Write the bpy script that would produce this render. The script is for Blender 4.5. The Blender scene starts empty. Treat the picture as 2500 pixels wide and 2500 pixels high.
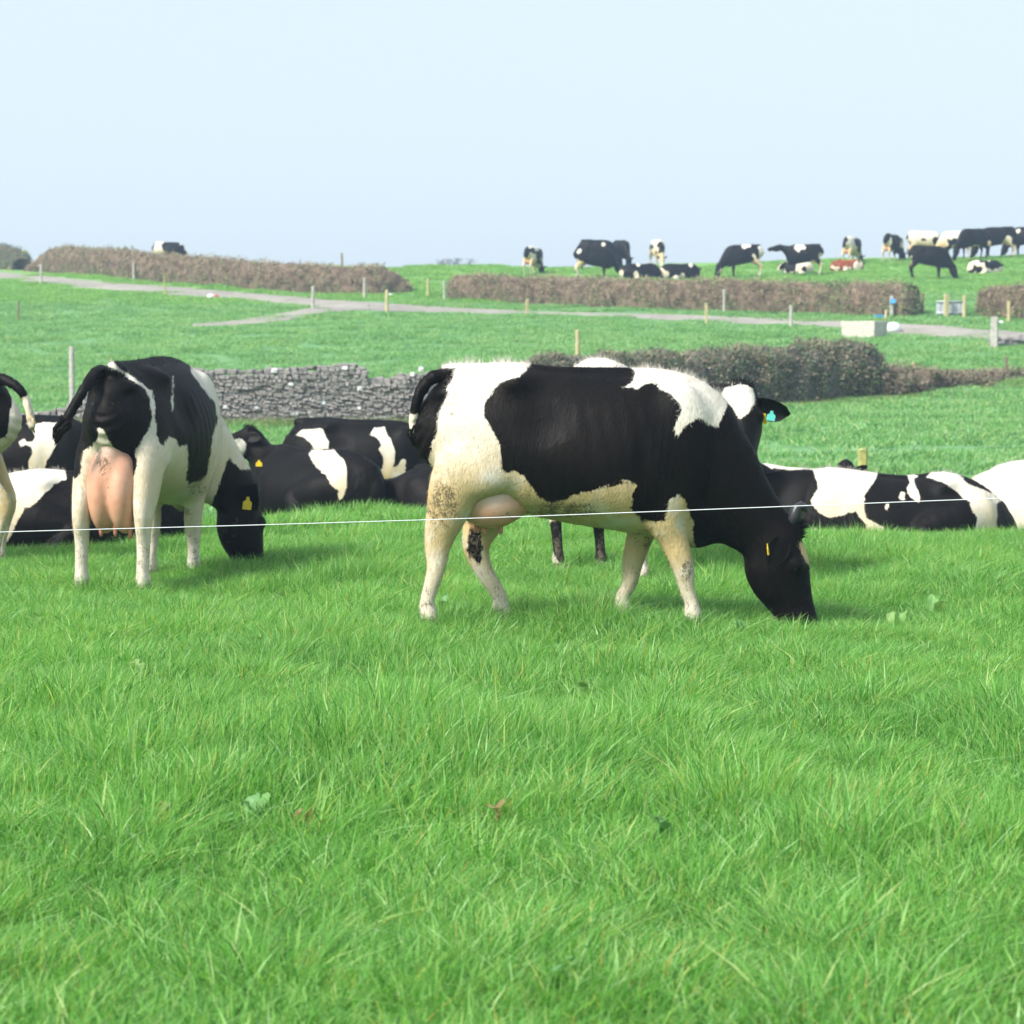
import bpy, bmesh, math, random
import numpy as np
from mathutils import Vector, Matrix, Euler

random.seed(7)
RNG = np.random.default_rng(11)
SC = bpy.context.scene
COL = SC.collection

# ------------------------------------------------------------------ camera
F = 6174.0                      # focal length in pixels of the 2500 px photograph
CAM_Z = 1.5
HOR = 878.0
TH = math.atan((1250.0 - HOR) / F)
cam_d = bpy.data.cameras.new("camera")
cam_d.sensor_width = 36.0
cam_d.lens = 36.0 * F / 2500.0
cam_d.clip_start = 0.1
cam_d.clip_end = 6000.0
cam_d.dof.use_dof = True
cam_d.dof.focus_distance = 12.0
cam_d.dof.aperture_fstop = 6.3
cam = bpy.data.objects.new("camera", cam_d)
COL.objects.link(cam)
cam.location = (0, 0, CAM_Z)
cam.rotation_euler = (math.radians(90) - TH, 0, 0)
SC.camera = cam

# ------------------------------------------------------------------ sky, sun, exposure
SUN_DIR = Vector((-0.62, -0.50, 0.72)).normalized()     # towards the sun
wd = bpy.data.worlds.new("World")
SC.world = wd
wd.use_nodes = True
nt = wd.node_tree
nt.nodes.clear()
w_out = nt.nodes.new("ShaderNodeOutputWorld")
w_bg = nt.nodes.new("ShaderNodeBackground")
w_sky = nt.nodes.new("ShaderNodeTexSky")
w_sky.sky_type = 'NISHITA'
w_sky.sun_disc = False
w_sky.sun_elevation = math.asin(SUN_DIR.z)
w_sky.sun_rotation = math.atan2(SUN_DIR.x, SUN_DIR.y)
w_sky.air_density = 1.0
w_sky.dust_density = 3.0
w_sky.ozone_density = 1.0
w_mix = nt.nodes.new("ShaderNodeMix")                   # thin even high cloud over the blue
w_mix.data_type = 'RGBA'
w_mix.inputs[0].default_value = 0.84
w_mix.inputs[7].default_value = (4.15, 4.85, 5.45, 1.0)
nt.links.new(w_sky.outputs[0], w_mix.inputs[6])
nt.links.new(w_mix.outputs[2], w_bg.inputs[0])
w_bg.inputs[1].default_value = 0.083
nt.links.new(w_bg.outputs[0], w_out.inputs[0])

sun_d = bpy.data.lights.new("sun", 'SUN')
sun_d.energy = 2.9
sun_d.angle = math.radians(16.0)
sun_d.color = (1.0, 0.95, 0.86)
sun = bpy.data.objects.new("sun", sun_d)
COL.objects.link(sun)
sun.rotation_euler = (-SUN_DIR).to_track_quat('-Z', 'Y').to_euler()
sun.location = SUN_DIR * 60

SC.view_settings.view_transform = 'Standard'
SC.view_settings.look = 'None'
SC.view_settings.gamma = 1.0
SC.view_settings.use_curve_mapping = False
SC.view_settings.exposure = 1.3
SC.render.engine = 'CYCLES'
SC.cycles.use_denoising = True
SC.cycles.use_adaptive_sampling = True
SC.cycles.adaptive_threshold = 0.02
SC.cycles.max_bounces = 4
SC.cycles.diffuse_bounces = 2
SC.cycles.glossy_bounces = 2
SC.cycles.transmission_bounces = 3
SC.cycles.transparent_max_bounces = 4
SC.cycles.volume_bounces = 0
SC.cycles.caustics_reflective = False
SC.cycles.caustics_refractive = False

# ------------------------------------------------------------------ pixels and places
CT, ST = math.cos(TH), math.sin(TH)

def project(P):
    """world points (N,3) -> photograph pixels (N,2)"""
    P = np.asarray(P, float)
    x, y, z = P[:, 0], P[:, 1], P[:, 2] - CAM_Z
    fw = y * CT - z * ST
    up = y * ST + z * CT
    return np.stack([1250 + F * x / fw, 1250 - F * up / fw], 1)

def ray(px, py):
    u, v = (px - 1250) / F, -(py - 1250) / F
    return np.array([u, CT + v * ST, -ST + v * CT])

def at(px, py, Y):
    d = ray(px, py)
    return Vector((d[0] / d[1] * Y, Y, CAM_Z + d[2] / d[1] * Y))

def sstep(t):
    t = np.clip(t, 0, 1)
    return t * t * (3 - 2 * t)

# ------------------------------------------------------------------ terrain height
_Y = [-400, 0, 30, 45, 56, 65, 82, 99, 115, 128, 138, 146, 160, 190, 260, 400, 3000]
_Z = {-26: [0, 0, 0, 0, 0.0, .42, 1.6, 2.85, 4.45, 5.75, 6.42, 6.85, 6.9, 6.3, 5, 4, 4],
      0:   [0, 0, 0, 0, .08, .52, 1.95, 3.25, 4.80, 6.10, 6.55, 6.60, 6.5, 6.0, 5, 4, 4],
      17:  [0, 0, 0, .08, .34, .66, 2.25, 3.60, 5.15, 6.42, 6.80, 6.85, 6.7, 6.2, 5, 4, 4]}
_yd = np.arange(-400, 3001, 1.0)
_k = np.exp(-0.5 * (np.arange(-9, 10) / 2.5) ** 2)
_k /= _k.sum()
_zd = {c: np.convolve(np.pad(np.interp(_yd, _Y, v), 9, mode='edge'), _k, 'valid') for c, v in _Z.items()}

def ground(x, y):
    x = np.asarray(x, float)
    y = np.asarray(y, float)
    a, b, c = (np.interp(y, _yd, _zd[k]) for k in (-26, 0, 17))
    t = np.clip(x, -60, 50)
    z = np.where(t < 0, b + (b - a) * t / 26, b + (c - b) * t / 17)
    e = np.interp(x, [-8, -3.2, -1.8, 0, 3, 8], [18.6, 18.8, 22.3, 20.8, 18.9, 18.6])
    z = z - 0.66 * sstep((y - e) / 11.0) * (1 - sstep((y - 34) / 17))
    und = 0.022 * np.sin(x * 1.7 + y * .9) + 0.018 * np.sin(y * 1.35 - x * .8 + 1.0) + .03 * np.sin(y * .35 + x * .28)
    far = np.clip((y - 55) / 20, 0, 1)
    und = und + far * (.10 * np.sin(x * .21 + y * .17) + .06 * np.sin(y * .33 - x * .4 + 2))
    return z + und * np.clip(y / 4, 0, 1)

def gz(x, y):
    return float(ground(x, y))

_march = np.concatenate([np.arange(3, 40, .05), np.arange(40, 170, .15)])

def on_ground(px, py, ymax=131.0):
    d = ray(px, py)
    t = _march / d[1]
    X, Z = d[0] * t, CAM_Z + d[2] * t
    below = Z < ground(X, _march)
    i = int(np.argmax(below)) if below.any() else len(_march) - 1
    Y = min(_march[i], ymax)
    x = d[0] / d[1] * Y
    return Vector((x, Y, gz(x, Y)))

# ------------------------------------------------------------------ object helpers
def tag(o, label=None, cat=None, group=None, kind=None):
    if label: o["label"] = label
    if cat: o["category"] = cat
    if group: o["group"] = group
    if kind: o["kind"] = kind
    return o

def empty(name, loc, rz=0.0, sc=1.0):
    o = bpy.data.objects.new(name, None)
    COL.objects.link(o)
    o.location = loc
    o.rotation_euler = (0, 0, rz)
    o.scale = (sc, sc, sc)
    o.empty_display_size = .1
    return o

def mesh_from(name, V, faces, smooth=True):
    me = bpy.data.meshes.new(name)
    me.from_pydata(V.tolist() if hasattr(V, 'tolist') else V, [], faces.tolist() if hasattr(faces, 'tolist') else faces)
    if smooth:
        me.polygons.foreach_set("use_smooth", np.ones(len(me.polygons), bool))
    me.update()
    return me

def link(name, me, mat=None, parent=None):
    o = bpy.data.objects.new(name, me)
    if mat is not None and not me.materials:
        me.materials.append(mat)
    COL.objects.link(o)
    if parent is not None:
        o.parent = parent
    return o

def attr(me, name, vals, dom='POINT'):
    a = me.attributes.new(name, 'FLOAT', dom)
    a.data.foreach_set("value", np.asarray(vals, np.float32))

class MB:
    """collects simple shapes into one mesh"""
    def __init__(s):
        s.V, s.F = [], []
    def add(s, V, Fc):
        n = len(s.V)
        s.V += [tuple(v) for v in V]
        s.F += [tuple(i + n for i in f) for f in Fc]
    def box(s, c, d, rz=0.0, taper=1.0):
        cx, cy, cz = c
        ca, sa = math.cos(rz), math.sin(rz)
        V = []
        for k, tz in ((-1, 1.0), (1, taper)):
            for i, j in ((-1, -1), (1, -1), (1, 1), (-1, 1)):
                x, y = i * d[0] / 2 * tz, j * d[1] / 2 * tz
                V.append((cx + x * ca - y * sa, cy + x * sa + y * ca, cz + k * d[2] / 2))
        s.add(V, [(0, 3, 2, 1), (4, 5, 6, 7), (0, 1, 5, 4), (1, 2, 6, 5), (2, 3, 7, 6), (3, 0, 4, 7)])
    def tube(s, pts, rad, n=8, cap=True):
        pts = [Vector(p) for p in pts]
        if not hasattr(rad, '__len__'): rad = [rad] * len(pts)
        V, Fc = [], []
        u = None
        for i, p in enumerate(pts):
            t = (pts[min(i + 1, len(pts) - 1)] - pts[max(i - 1, 0)]).normalized()
            if u is None:
                u = t.cross(Vector((0, 0, 1)) if abs(t.z) < .9 else Vector((1, 0, 0)))
            u = (u - t * u.dot(t)).normalized()
            v = t.cross(u)
            for k in range(n):
                a = 2 * math.pi * k / n
                V.append(p + (u * math.cos(a) + v * math.sin(a)) * rad[i])
        for i in range(len(pts) - 1):
            for k in range(n):
                k2 = (k + 1) % n
                Fc.append((i * n + k, i * n + k2, (i + 1) * n + k2, (i + 1) * n + k))
        if cap:
            Fc.append(tuple(range(n - 1, -1, -1)))
            Fc.append(tuple((len(pts) - 1) * n + k for k in range(n)))
        s.add(V, Fc)
    def build(s, name, mat, parent=None, smooth=False):
        return link(name, mesh_from(name, s.V, s.F, smooth), mat, parent)

# ------------------------------------------------------------------ materials
class NT:
    def __init__(s, name):
        s.m = bpy.data.materials.new(name)
        s.m.use_nodes = True
        s.t = s.m.node_tree
        s.t.nodes.clear()
        s.out = s.t.nodes.new("ShaderNodeOutputMaterial")
    def n(s, typ, **kw):
        nd = s.t.nodes.new("ShaderNode" + typ)
        for k, v in kw.items():
            setattr(nd, k, v)
        return nd
    def l(s, a, b):
        s.t.links.new(a, b)
    def val(s, sock, v):
        if hasattr(v, 'node') and hasattr(v, 'is_output'):
            s.l(v, sock)
        else:
            sock.default_value = v
    def math(s, op, a, b=0.0, c=None, clamp=False):
        nd = s.n("Math", operation=op, use_clamp=clamp)
        s.val(nd.inputs[0], a)
        s.val(nd.inputs[1], b)
        if c is not None: s.val(nd.inputs[2], c)
        return nd.outputs[0]
    def mix(s, f, a, b, blend='MIX'):
        nd = s.n("Mix", data_type='RGBA', blend_type=blend)
        s.val(nd.inputs[0], f)
        s.val(nd.inputs[6], a)
        s.val(nd.inputs[7], b)
        return nd.outputs[2]
    def noise(s, co, scale, detail=3.0, rough=0.55, dim='3D'):
        nd = s.n("TexNoise", noise_dimensions=dim)
        if co is not None: s.l(co, nd.inputs['Vector'])
        nd.inputs['Scale'].default_value = scale
        nd.inputs['Detail'].default_value = detail
        nd.inputs['Roughness'].default_value = rough
        return nd.outputs[0]
    def ss(s, x, lo, hi):
        nd = s.n("MapRange", interpolation_type='SMOOTHSTEP')
        s.val(nd.inputs[0], x)
        nd.inputs[1].default_value = lo
        nd.inputs[2].default_value = hi
        return nd.outputs[0]
    def attr(s, name):
        return s.n("Attribute", attribute_name=name).outputs['Fac']
    def obj(s):
        return s.n("TexCoord").outputs['Object']
    def geo(s):
        return s.n("NewGeometry").outputs['Position']
    def scale3(s, co, v):
        nd = s.n("Mapping")
        s.l(co, nd.inputs[0])
        nd.inputs[3].default_value = v
        return nd.outputs[0]
    def bsdf(s, col, rough=.7, spec=.3, bump=None, bdist=.01, bstr=.5, **kw):
        p = s.n("BsdfPrincipled")
        s.val(p.inputs['Base Color'], col)
        s.val(p.inputs['Roughness'], rough)
        p.inputs['Specular IOR Level'].default_value = spec
        for k, v in kw.items():
            s.val(p.inputs[k], v)
        if bump is not None:
            b = s.n("Bump")
            b.inputs['Strength'].default_value = bstr
            b.inputs['Distance'].default_value = bdist
            s.l(bump, b.inputs['Height'])
            s.l(b.outputs[0], p.inputs['Normal'])
        return p.outputs[0]
    def done(s, sh):
        s.l(sh, s.out.inputs['Surface'])
        return s.m

def rgb(r, g, b): return (r, g, b, 1.0)

def mat_cow(name, dark=(.0028, .0022, .0021), light=(.66, .625, .56)):
    t = NT(name)
    co = t.obj()
    pat = t.attr("pat")
    n1 = t.noise(co, 9.0, 4.0, .6)
    n2 = t.noise(t.scale3(co, (55, 55, 22)), 1.6, 2.0, .6)
    e = t.math('ADD', pat, t.math('MULTIPLY', t.math('SUBTRACT', n1, .5), .05))
    e = t.math('ADD', e, t.math('MULTIPLY', t.math('SUBTRACT', n2, .5), .028))
    blk = t.ss(e, -.006, .006)
    # clean white, ochre staining, splashes of mud
    st = t.math('MULTIPLY', t.attr("stain"), t.ss(t.noise(co, 4.5, 4.0, .6), .25, .55), clamp=True)
    white = t.mix(st, rgb(*light), rgb(.56, .42, .21))
    white = t.mix(t.math('MULTIPLY', t.ss(n2, .35, .75), .22), white, rgb(.40, .34, .26))
    brn = t.mix(t.ss(t.noise(co, 5.0, 3.0), .42, .66), rgb(*dark), rgb(dark[0] * 1.9, dark[1] * 1.6, dark[2] * 1.45))
    brn = t.mix(t.math('MULTIPLY', t.ss(n2, .55, .8), .5), brn, rgb(dark[0] * 3.6, dark[1] * 3.1, dark[2] * 2.8))
    col = t.mix(blk, white, brn)
    d = t.attr("dirt")
    dn = t.noise(co, 20.0, 6.0, .72)
    dn2 = t.noise(t.scale3(co, (1, 1, .55)), 115.0, 3.0, .65)
    dm = t.math('ADD', t.math('MULTIPLY', dn, .52), t.math('MULTIPLY', dn2, .48))
    thr = t.math('SUBTRACT', .70, t.math('MULTIPLY', d, .23))
    dm = t.ss(t.math('SUBTRACT', dm, thr), -.05, .085)
    dm = t.math('MULTIPLY', dm, t.ss(d, .02, .15))
    mud = t.mix(blk, rgb(.085, .066, .042), rgb(.13, .11, .085))
    col = t.mix(t.math('MULTIPLY', dm, .8), col, mud)
    pk = t.attr("pink")
    col = t.mix(pk, col, rgb(.62, .30, .20))
    h = t.math('ADD', t.math('MULTIPLY', n2, 1.0), t.math('MULTIPLY', t.noise(co, 14.0, 3.0), .6))
    t_spec = .12
    rough = t.math('ADD', .42, t.math('MULTIPLY', n2, .30))
    return t.done(t.bsdf(col, rough, t_spec, h, .006, .5))

M = {}
M['cow'] = mat_cow("coat_black_white")
M['cow_red'] = mat_cow("coat_red_white", dark=(.16, .045, .018))

def mat_simple(name, col, rough=.7, spec=.3, var=.25, scale=20.0, bstr=.4, bdist=.004, **kw):
    t = NT(name)
    n = t.noise(t.obj(), scale, 4.0, .6)
    c = t.mix(t.ss(n, .3, .7), rgb(*[v * (1 - var) for v in col]), rgb(*[min(1, v * (1 + var)) for v in col]))
    return t.done(t.bsdf(c, rough, spec, n, bdist, bstr, **kw))

M['udder'] = None
t = NT("udder_skin")
co = t.obj()
n = t.noise(co, 7.0, 4.0, .6)
n2 = t.noise(co, 42.0, 4.0, .65)
c = t.mix(t.ss(n, .3, .7), rgb(.55, .265, .165), rgb(.60, .34, .235))
c = t.mix(t.math('MULTIPLY', t.attr("pale"), 1.0), c, rgb(.72, .55, .47))
d = t.ss(t.math('ADD', n2, t.math('MULTIPLY', t.attr("dirt"), .34)), .72, .80)
c = t.mix(t.math('MULTIPLY', d, .75), c, rgb(.09, .065, .045))
M['udder'] = t.done(t.bsdf(c, .5, .4, t.noise(co, 60.0, 3.0), .003, .4, **{'Subsurface Weight': .12, 'Subsurface Scale': .02}))
M['teat'] = mat_simple("teat_skin", (.48, .20, .14), .5, .4)
M['eye'] = mat_simple("eye_dark", (.008, .006, .005), .12, .6, .1)
M['horn'] = mat_simple("horn_grey", (.022, .023, .028), .38, .45, .3, 30)
M['hoof'] = mat_simple("hoof_muddy", (.085, .066, .048), .7, .3, .4, 40)
M['nose'] = mat_simple("nose_black", (.012, .012, .013), .35, .5, .2, 60)
M['tag_yellow'] = mat_simple("tag_yellow", (.72, .50, .02), .45, .4, .08, 30)
M['tag_teal'] = mat_simple("tag_teal", (.12, .60, .55), .45, .4, .08, 30)
M['ear'] = mat_simple("ear_black", (.012, .011, .012), .7, .25, .4, 40)
M['ear_in'] = mat_simple("ear_inner", (.05, .035, .035), .7, .25, .4, 40)
M['ear_white'] = mat_simple("ear_cream", (.58, .48, .33), .7, .25, .2, 40)

def mat_leafy(name, cols, trans=.3, rough=.5, spec=.3, key="tone"):
    """foliage: colour per piece from the attribute tone"""
    t = NT(name)
    r = t.n("ValToRGB")
    e = r.color_ramp.elements
    while len(e) > 1: e.remove(e[0])
    e[0].position = cols[0][0]; e[0].color = rgb(*cols[0][1])
    for p, c in cols[1:]:
        k = e.new(p); k.color = rgb(*c)
    info = t.n("ObjectInfo").outputs['Random']
    tn = t.math('ADD', t.attr(key), t.math('MULTIPLY', t.math('SUBTRACT', info, .5), .06))
    t.l(tn, r.inputs[0])
    col = r.outputs[0]
    big = t.noise(t.geo(), .55, 3.0, .6)
    col = t.mix(t.math('MULTIPLY', t.ss(big, .35, .7), .35), col, t.mix(1.0, col, rgb(.72, .80, .85), 'MULTIPLY'))
    p = t.bsdf(col, rough, spec)
    if trans <= 0: return t.done(p)
    tr = t.n("BsdfTranslucent")
    t.l(t.mix(1.0, col, rgb(1.25, 1.25, .7), 'MULTIPLY'), tr.inputs[0])
    mx = t.n("MixShader")
    mx.inputs[0].default_value = trans
    t.l(p, mx.inputs[1]); t.l(tr.outputs[0], mx.inputs[2])
    return t.done(mx.outputs[0])

GR = [(0.0, (.032, .120, .020)), (.25, (.085, .270, .046)), (.50, (.165, .405, .082)), (.72, (.270, .505, .140)),
      (.86, (.40, .61, .30)), (.94, (.42, .49, .14)), (.985, (.54, .40, .13))]
GR = [(p, (c_[0] * 1.03, c_[1] * 1.06, c_[2])) for p, c_ in GR]
M['grass'] = mat_leafy("grass_blade", GR, .48, .42, .35)
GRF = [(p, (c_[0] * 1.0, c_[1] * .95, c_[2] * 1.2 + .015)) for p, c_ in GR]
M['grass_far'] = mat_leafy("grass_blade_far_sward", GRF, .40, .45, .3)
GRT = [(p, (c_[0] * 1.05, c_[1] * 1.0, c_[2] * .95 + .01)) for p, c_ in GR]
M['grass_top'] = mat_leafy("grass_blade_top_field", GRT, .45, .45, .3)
M['dock'] = mat_leafy("dock_leaf", [(0, (.14, .30, .14)), (.45, (.19, .40, .12)), (.7, (.30, .46, .16)), (.85, (.36, .38, .17)), (1, (.30, .21, .10))], .4, .45, .35)

# ground sheet under the grass
t = NT("pasture_ground")
pos = t.geo()
sep = t.n("SeparateXYZ")
t.l(pos, sep.inputs[0])
n_big = t.noise(pos, .10, 4.0, .6)
n_mid = t.noise(pos, .75, 4.0, .65)
n_fin = t.noise(t.scale3(pos, (1.0, .55, 1.0)), 6.0, 4.0, .7)
c = t.mix(t.ss(n_big, .33, .67), rgb(.125, .275, .110), rgb(.155, .300, .105))
c = t.mix(t.math('MULTIPLY', t.ss(n_mid, .36, .66), .65), c, rgb(.105, .240, .092))
c = t.mix(t.math('MULTIPLY', t.ss(n_fin, .40, .68), .55), c, rgb(.150, .290, .130))
topf = t.ss(sep.outputs[1], 108.0, 122.0)               # lusher, yellower sward of the upper field
c = t.mix(t.math('MULTIPLY', topf, .6), c, rgb(.205, .370, .085))
near = t.ss(sep.outputs[1], 26.0, 46.0)                 # below the tall near sward the sheet is a darker green
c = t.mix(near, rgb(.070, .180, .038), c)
M['ground'] = t.done(t.bsdf(c, .85, .15, t.math('ADD', n_fin, n_mid), .10, .55))

t = NT("track_gravel")
pos = t.geo()
n1 = t.noise(pos, .5, 5.0, .6); n2 = t.noise(pos, 5.0, 4.0, .7)
c = t.mix(t.ss(n1, .3, .7), rgb(.26, .24, .215), rgb(.36, .335, .30))
c = t.mix(t.math('MULTIPLY', t.ss(n2, .45, .7), .6), c, rgb(.19, .17, .145))
c = t.mix(t.math('MULTIPLY', t.ss(t.noise(pos, .9, 3.0), .58, .72), .45), c, rgb(.10, .17, .06))
M['track'] = t.done(t.bsdf(c, .9, .15, n2, .05, .5))

t = NT("field_stone")
co = t.obj()
rnd = t.n("ObjectInfo").outputs['Random']
tone = t.attr("tone")
r = t.math('FRACT', t.math('ADD', t.math('MULTIPLY', rnd, 3.7), tone))
n1 = t.noise(co, 6.0, 5.0, .65)
c = t.mix(r, rgb(.205, .195, .19), rgb(.285, .27, .265))
c = t.mix(t.math('MULTIPLY', t.ss(n1, .4, .7), .6), c, rgb(.225, .195, .165))
c = t.mix(t.math('MULTIPLY', t.ss(t.noise(co, 13.0, 3.0), .60, .68), .55), c, rgb(.40, .40, .37))
M['stone'] = t.done(t.bsdf(c, .9, .2, n1, .02, .7))
M['stone_pale'] = mat_simple("stone_pale", (.62, .63, .63), .85, .2, .2, 8, .6, .02)
M['mortar'] = mat_simple("wall_core_earth", (.165, .155, .148), .95, .1, .3, 9)
M['post_grey'] = mat_simple("post_weathered", (.40, .385, .35), .85, .2, .22, 14)
M['post_yellow'] = mat_simple("post_new_softwood", (.46, .40, .22), .85, .2, .2, 14)
M['post_green'] = mat_simple("post_treated_olive", (.36, .36, .12), .85, .2, .2, 14)
M['post_brown'] = mat_simple("post_old_brown", (.22, .165, .11), .9, .2, .25, 14)
M['concrete'] = mat_simple("concrete_pale", (.52, .49, .44), .85, .2, .14, 7)
M['water'] = mat_simple("trough_water", (.03, .04, .04), .08, .5, .2, 5)
M['galv'] = mat_simple("galvanised_sheet", (.48, .51, .55), .5, .5, .1, 6)
M['plastic_blue'] = mat_simple("plastic_blue", (.08, .36, .68), .4, .4, .08, 9)
M['plastic_white'] = mat_simple("plastic_white", (.72, .74, .76), .4, .4, .05, 9)
M['plastic_red'] = mat_simple("plastic_red", (.55, .07, .04), .4, .4, .08, 9)
M['wire'] = mat_simple("poly_wire_white", (.70, .73, .78), .45, .4, .05, 90)
M['wire_thin'] = mat_simple("wire_thin_pale", (.26, .42, .30), .5, .4, .05, 90)
M['bark'] = mat_simple("hedge_bark", (.10, .082, .070), .9, .15, .35, 10)
M['ivy_core'] = mat_simple("ivy_interior", (.10, .095, .08), .95, .1, .5, 3.0)
M['hedge_core'] = mat_simple("hedge_interior", (.14, .105, .075), .95, .1, .5, 3.0)
M['hawthorn'] = mat_leafy("hawthorn_twigs", [(0, (.15, .105, .075)), (.35, (.27, .20, .145)), (.6, (.36, .285, .20)), (.74, (.44, .36, .25)), (.84, (.13, .22, .08)), (.93, (.19, .32, .10))], .12, .8, .15)
M['ivy'] = mat_leafy("ivy_leaf", [(0, (.055, .095, .068)), (.35, (.085, .140, .095)), (.62, (.125, .180, .112)), (.76, (.180, .200, .120)), (.86, (.27, .22, .17)), (1, (.37, .31, .24))], .15, .6, .2)
M['bramble'] = mat_leafy("bramble_stems", [(0, (.10, .078, .068)), (.3, (.19, .15, .12)), (.55, (.27, .22, .17)), (.75, (.36, .30, .22)), (.86, (.12, .17, .08)), (1, (.11, .21, .08))], .12, .8, .15)
M['rank'] = mat_leafy("rank_grass", [(0, (.07, .19, .04)), (.5, (.14, .26, .06)), (.75, (.30, .33, .14)), (1, (.48, .42, .24))], .35, .6, .2)
M['twig_far'] = mat_simple("bare_twig_far", (.15, .14, .15), .9, .1, .2, 3)

# ------------------------------------------------------------------ ground sheet
xs = np.concatenate([[-900, -500, -250, -140, -100, -80, -65, -52], np.arange(-44, -12, 1.0), np.arange(-12, 12, .4), np.arange(12, 44.1, 1.0), [52, 65, 80, 100, 140, 250, 500, 900]])
ys = np.concatenate([[-300, -120, -50, -20, -8], np.arange(-3, 62, .4), np.arange(62, 170, .9), [175, 185, 200, 225, 260, 320, 400, 600, 1000, 1800, 2900]])
GX, GY = np.meshgrid(xs, ys, indexing='ij')
GV = np.stack([GX, GY, ground(GX, GY)], -1).reshape(-1, 3)
nx, ny = len(xs), len(ys)
I, J = np.meshgrid(np.arange(nx - 1), np.arange(ny - 1), indexing='ij')
q = (I * ny + J).ravel()
gf = np.stack([q, q + ny, q + ny + 1, q + 1], 1)
gr_o = link("ground", mesh_from("ground", GV, gf), M['ground'])
tag(gr_o, "green pasture rising to a low ridge behind the herd", "ground", kind="structure")

# farm track, draped on the hillside (pixel x, upper edge, lower edge)
TRACK = [(-260, 645, 662), (-120, 655, 672), (0, 665, 682), (120, 676, 694), (230, 687, 705), (350, 696, 715), (466, 704, 724), (580, 714, 733), (700, 723, 742), (800, 732, 752), (870, 737, 757), (944, 741, 760), (1100, 751, 765), (1266, 760, 770), (1400, 764, 774), (1540, 767, 778), (1700, 771, 785), (1870, 777, 793), (2000, 782, 797), (2100, 787, 803), (2180, 792, 815), (2290, 795, 823), (2400, 804, 828), (2500, 812, 833), (2620, 822, 842), (2800, 838, 858)]
BRANCH = [(900, 744, 757), (850, 744, 760), (800, 747, 768), (740, 756, 777), (690, 766, 785), (640, 776, 792), (580, 785, 797), (520, 791, 799), (470, 795, 800)]

def drape(name, rows, lift, n=6):
    V, Fc = [], []
    dense = []
    for a, b in zip(rows[:-1], rows[1:]):
        for k in range(4):
            s = k / 4
            dense.append([a[i] + (b[i] - a[i]) * s for i in range(3)])
    dense.append(list(rows[-1]))
    edge0, edge1 = [], []
    for x, y0, y1 in dense:
        A, B = on_ground(x, y0, 168), on_ground(x, y1, 168)
        edge0.append((A.x, A.y)); edge1.append((B.x, B.y))
        for k in range(n + 1):
            p = A.lerp(B, k / n)
            e = lift * min(1, 6 * min(k, n - k) / n + .25)
            V.append((p.x, p.y, gz(p.x, p.y) + e))
    m = n + 1
    for i in range(len(dense) - 1):
        for k in range(n):
            Fc.append((i * m + k, (i + 1) * m + k, (i + 1) * m + k + 1, i * m + k + 1))
    bm_f = [f[::-1] for f in Fc]
    o = link(name, mesh_from(name, V, bm_f), M['track'])
    return o, np.array(edge0 + edge1[::-1])

tr_o, TPOLY = drape("farm_track", TRACK, .05)
tag(tr_o, "pale gravel farm track crossing the hillside", "track", kind="structure")
br_o, BPOLY = drape("side_track", BRANCH, .075)
tag(br_o, "worn muddy side track curving down from the farm track", "track", kind="structure")

def inside(poly, X, Y):
    r = np.zeros(len(X), bool)
    n = len(poly)
    for i in range(n):
        x0, y0 = poly[i]; x1, y1 = poly[(i + 1) % n]
        c = (y0 > Y) != (y1 > Y)
        with np.errstate(divide='ignore', invalid='ignore'):
            xi = (x1 - x0) * (Y - y0) / (y1 - y0 + 1e-12) + x0
        r ^= c & (X < xi)
    return r

# ------------------------------------------------------------------ cattle: sculpted as a distance field, meshed as one skin
def catmull(P, n):
    P = np.asarray(P, float)
    Q = np.vstack([2 * P[0] - P[1], P, 2 * P[-1] - P[-2]])
    out = []
    for i in range(1, len(Q) - 2):
        for k in range(n):
            s = k / n
            a, b, c, d = Q[i - 1], Q[i], Q[i + 1], Q[i + 2]
            out.append(.5 * (2 * b + (c - a) * s + (2 * a - 5 * b + 4 * c - d) * s * s + (3 * b - a - 3 * c + d) * s ** 3))
    out.append(P[-1])
    return np.array(out)

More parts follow.
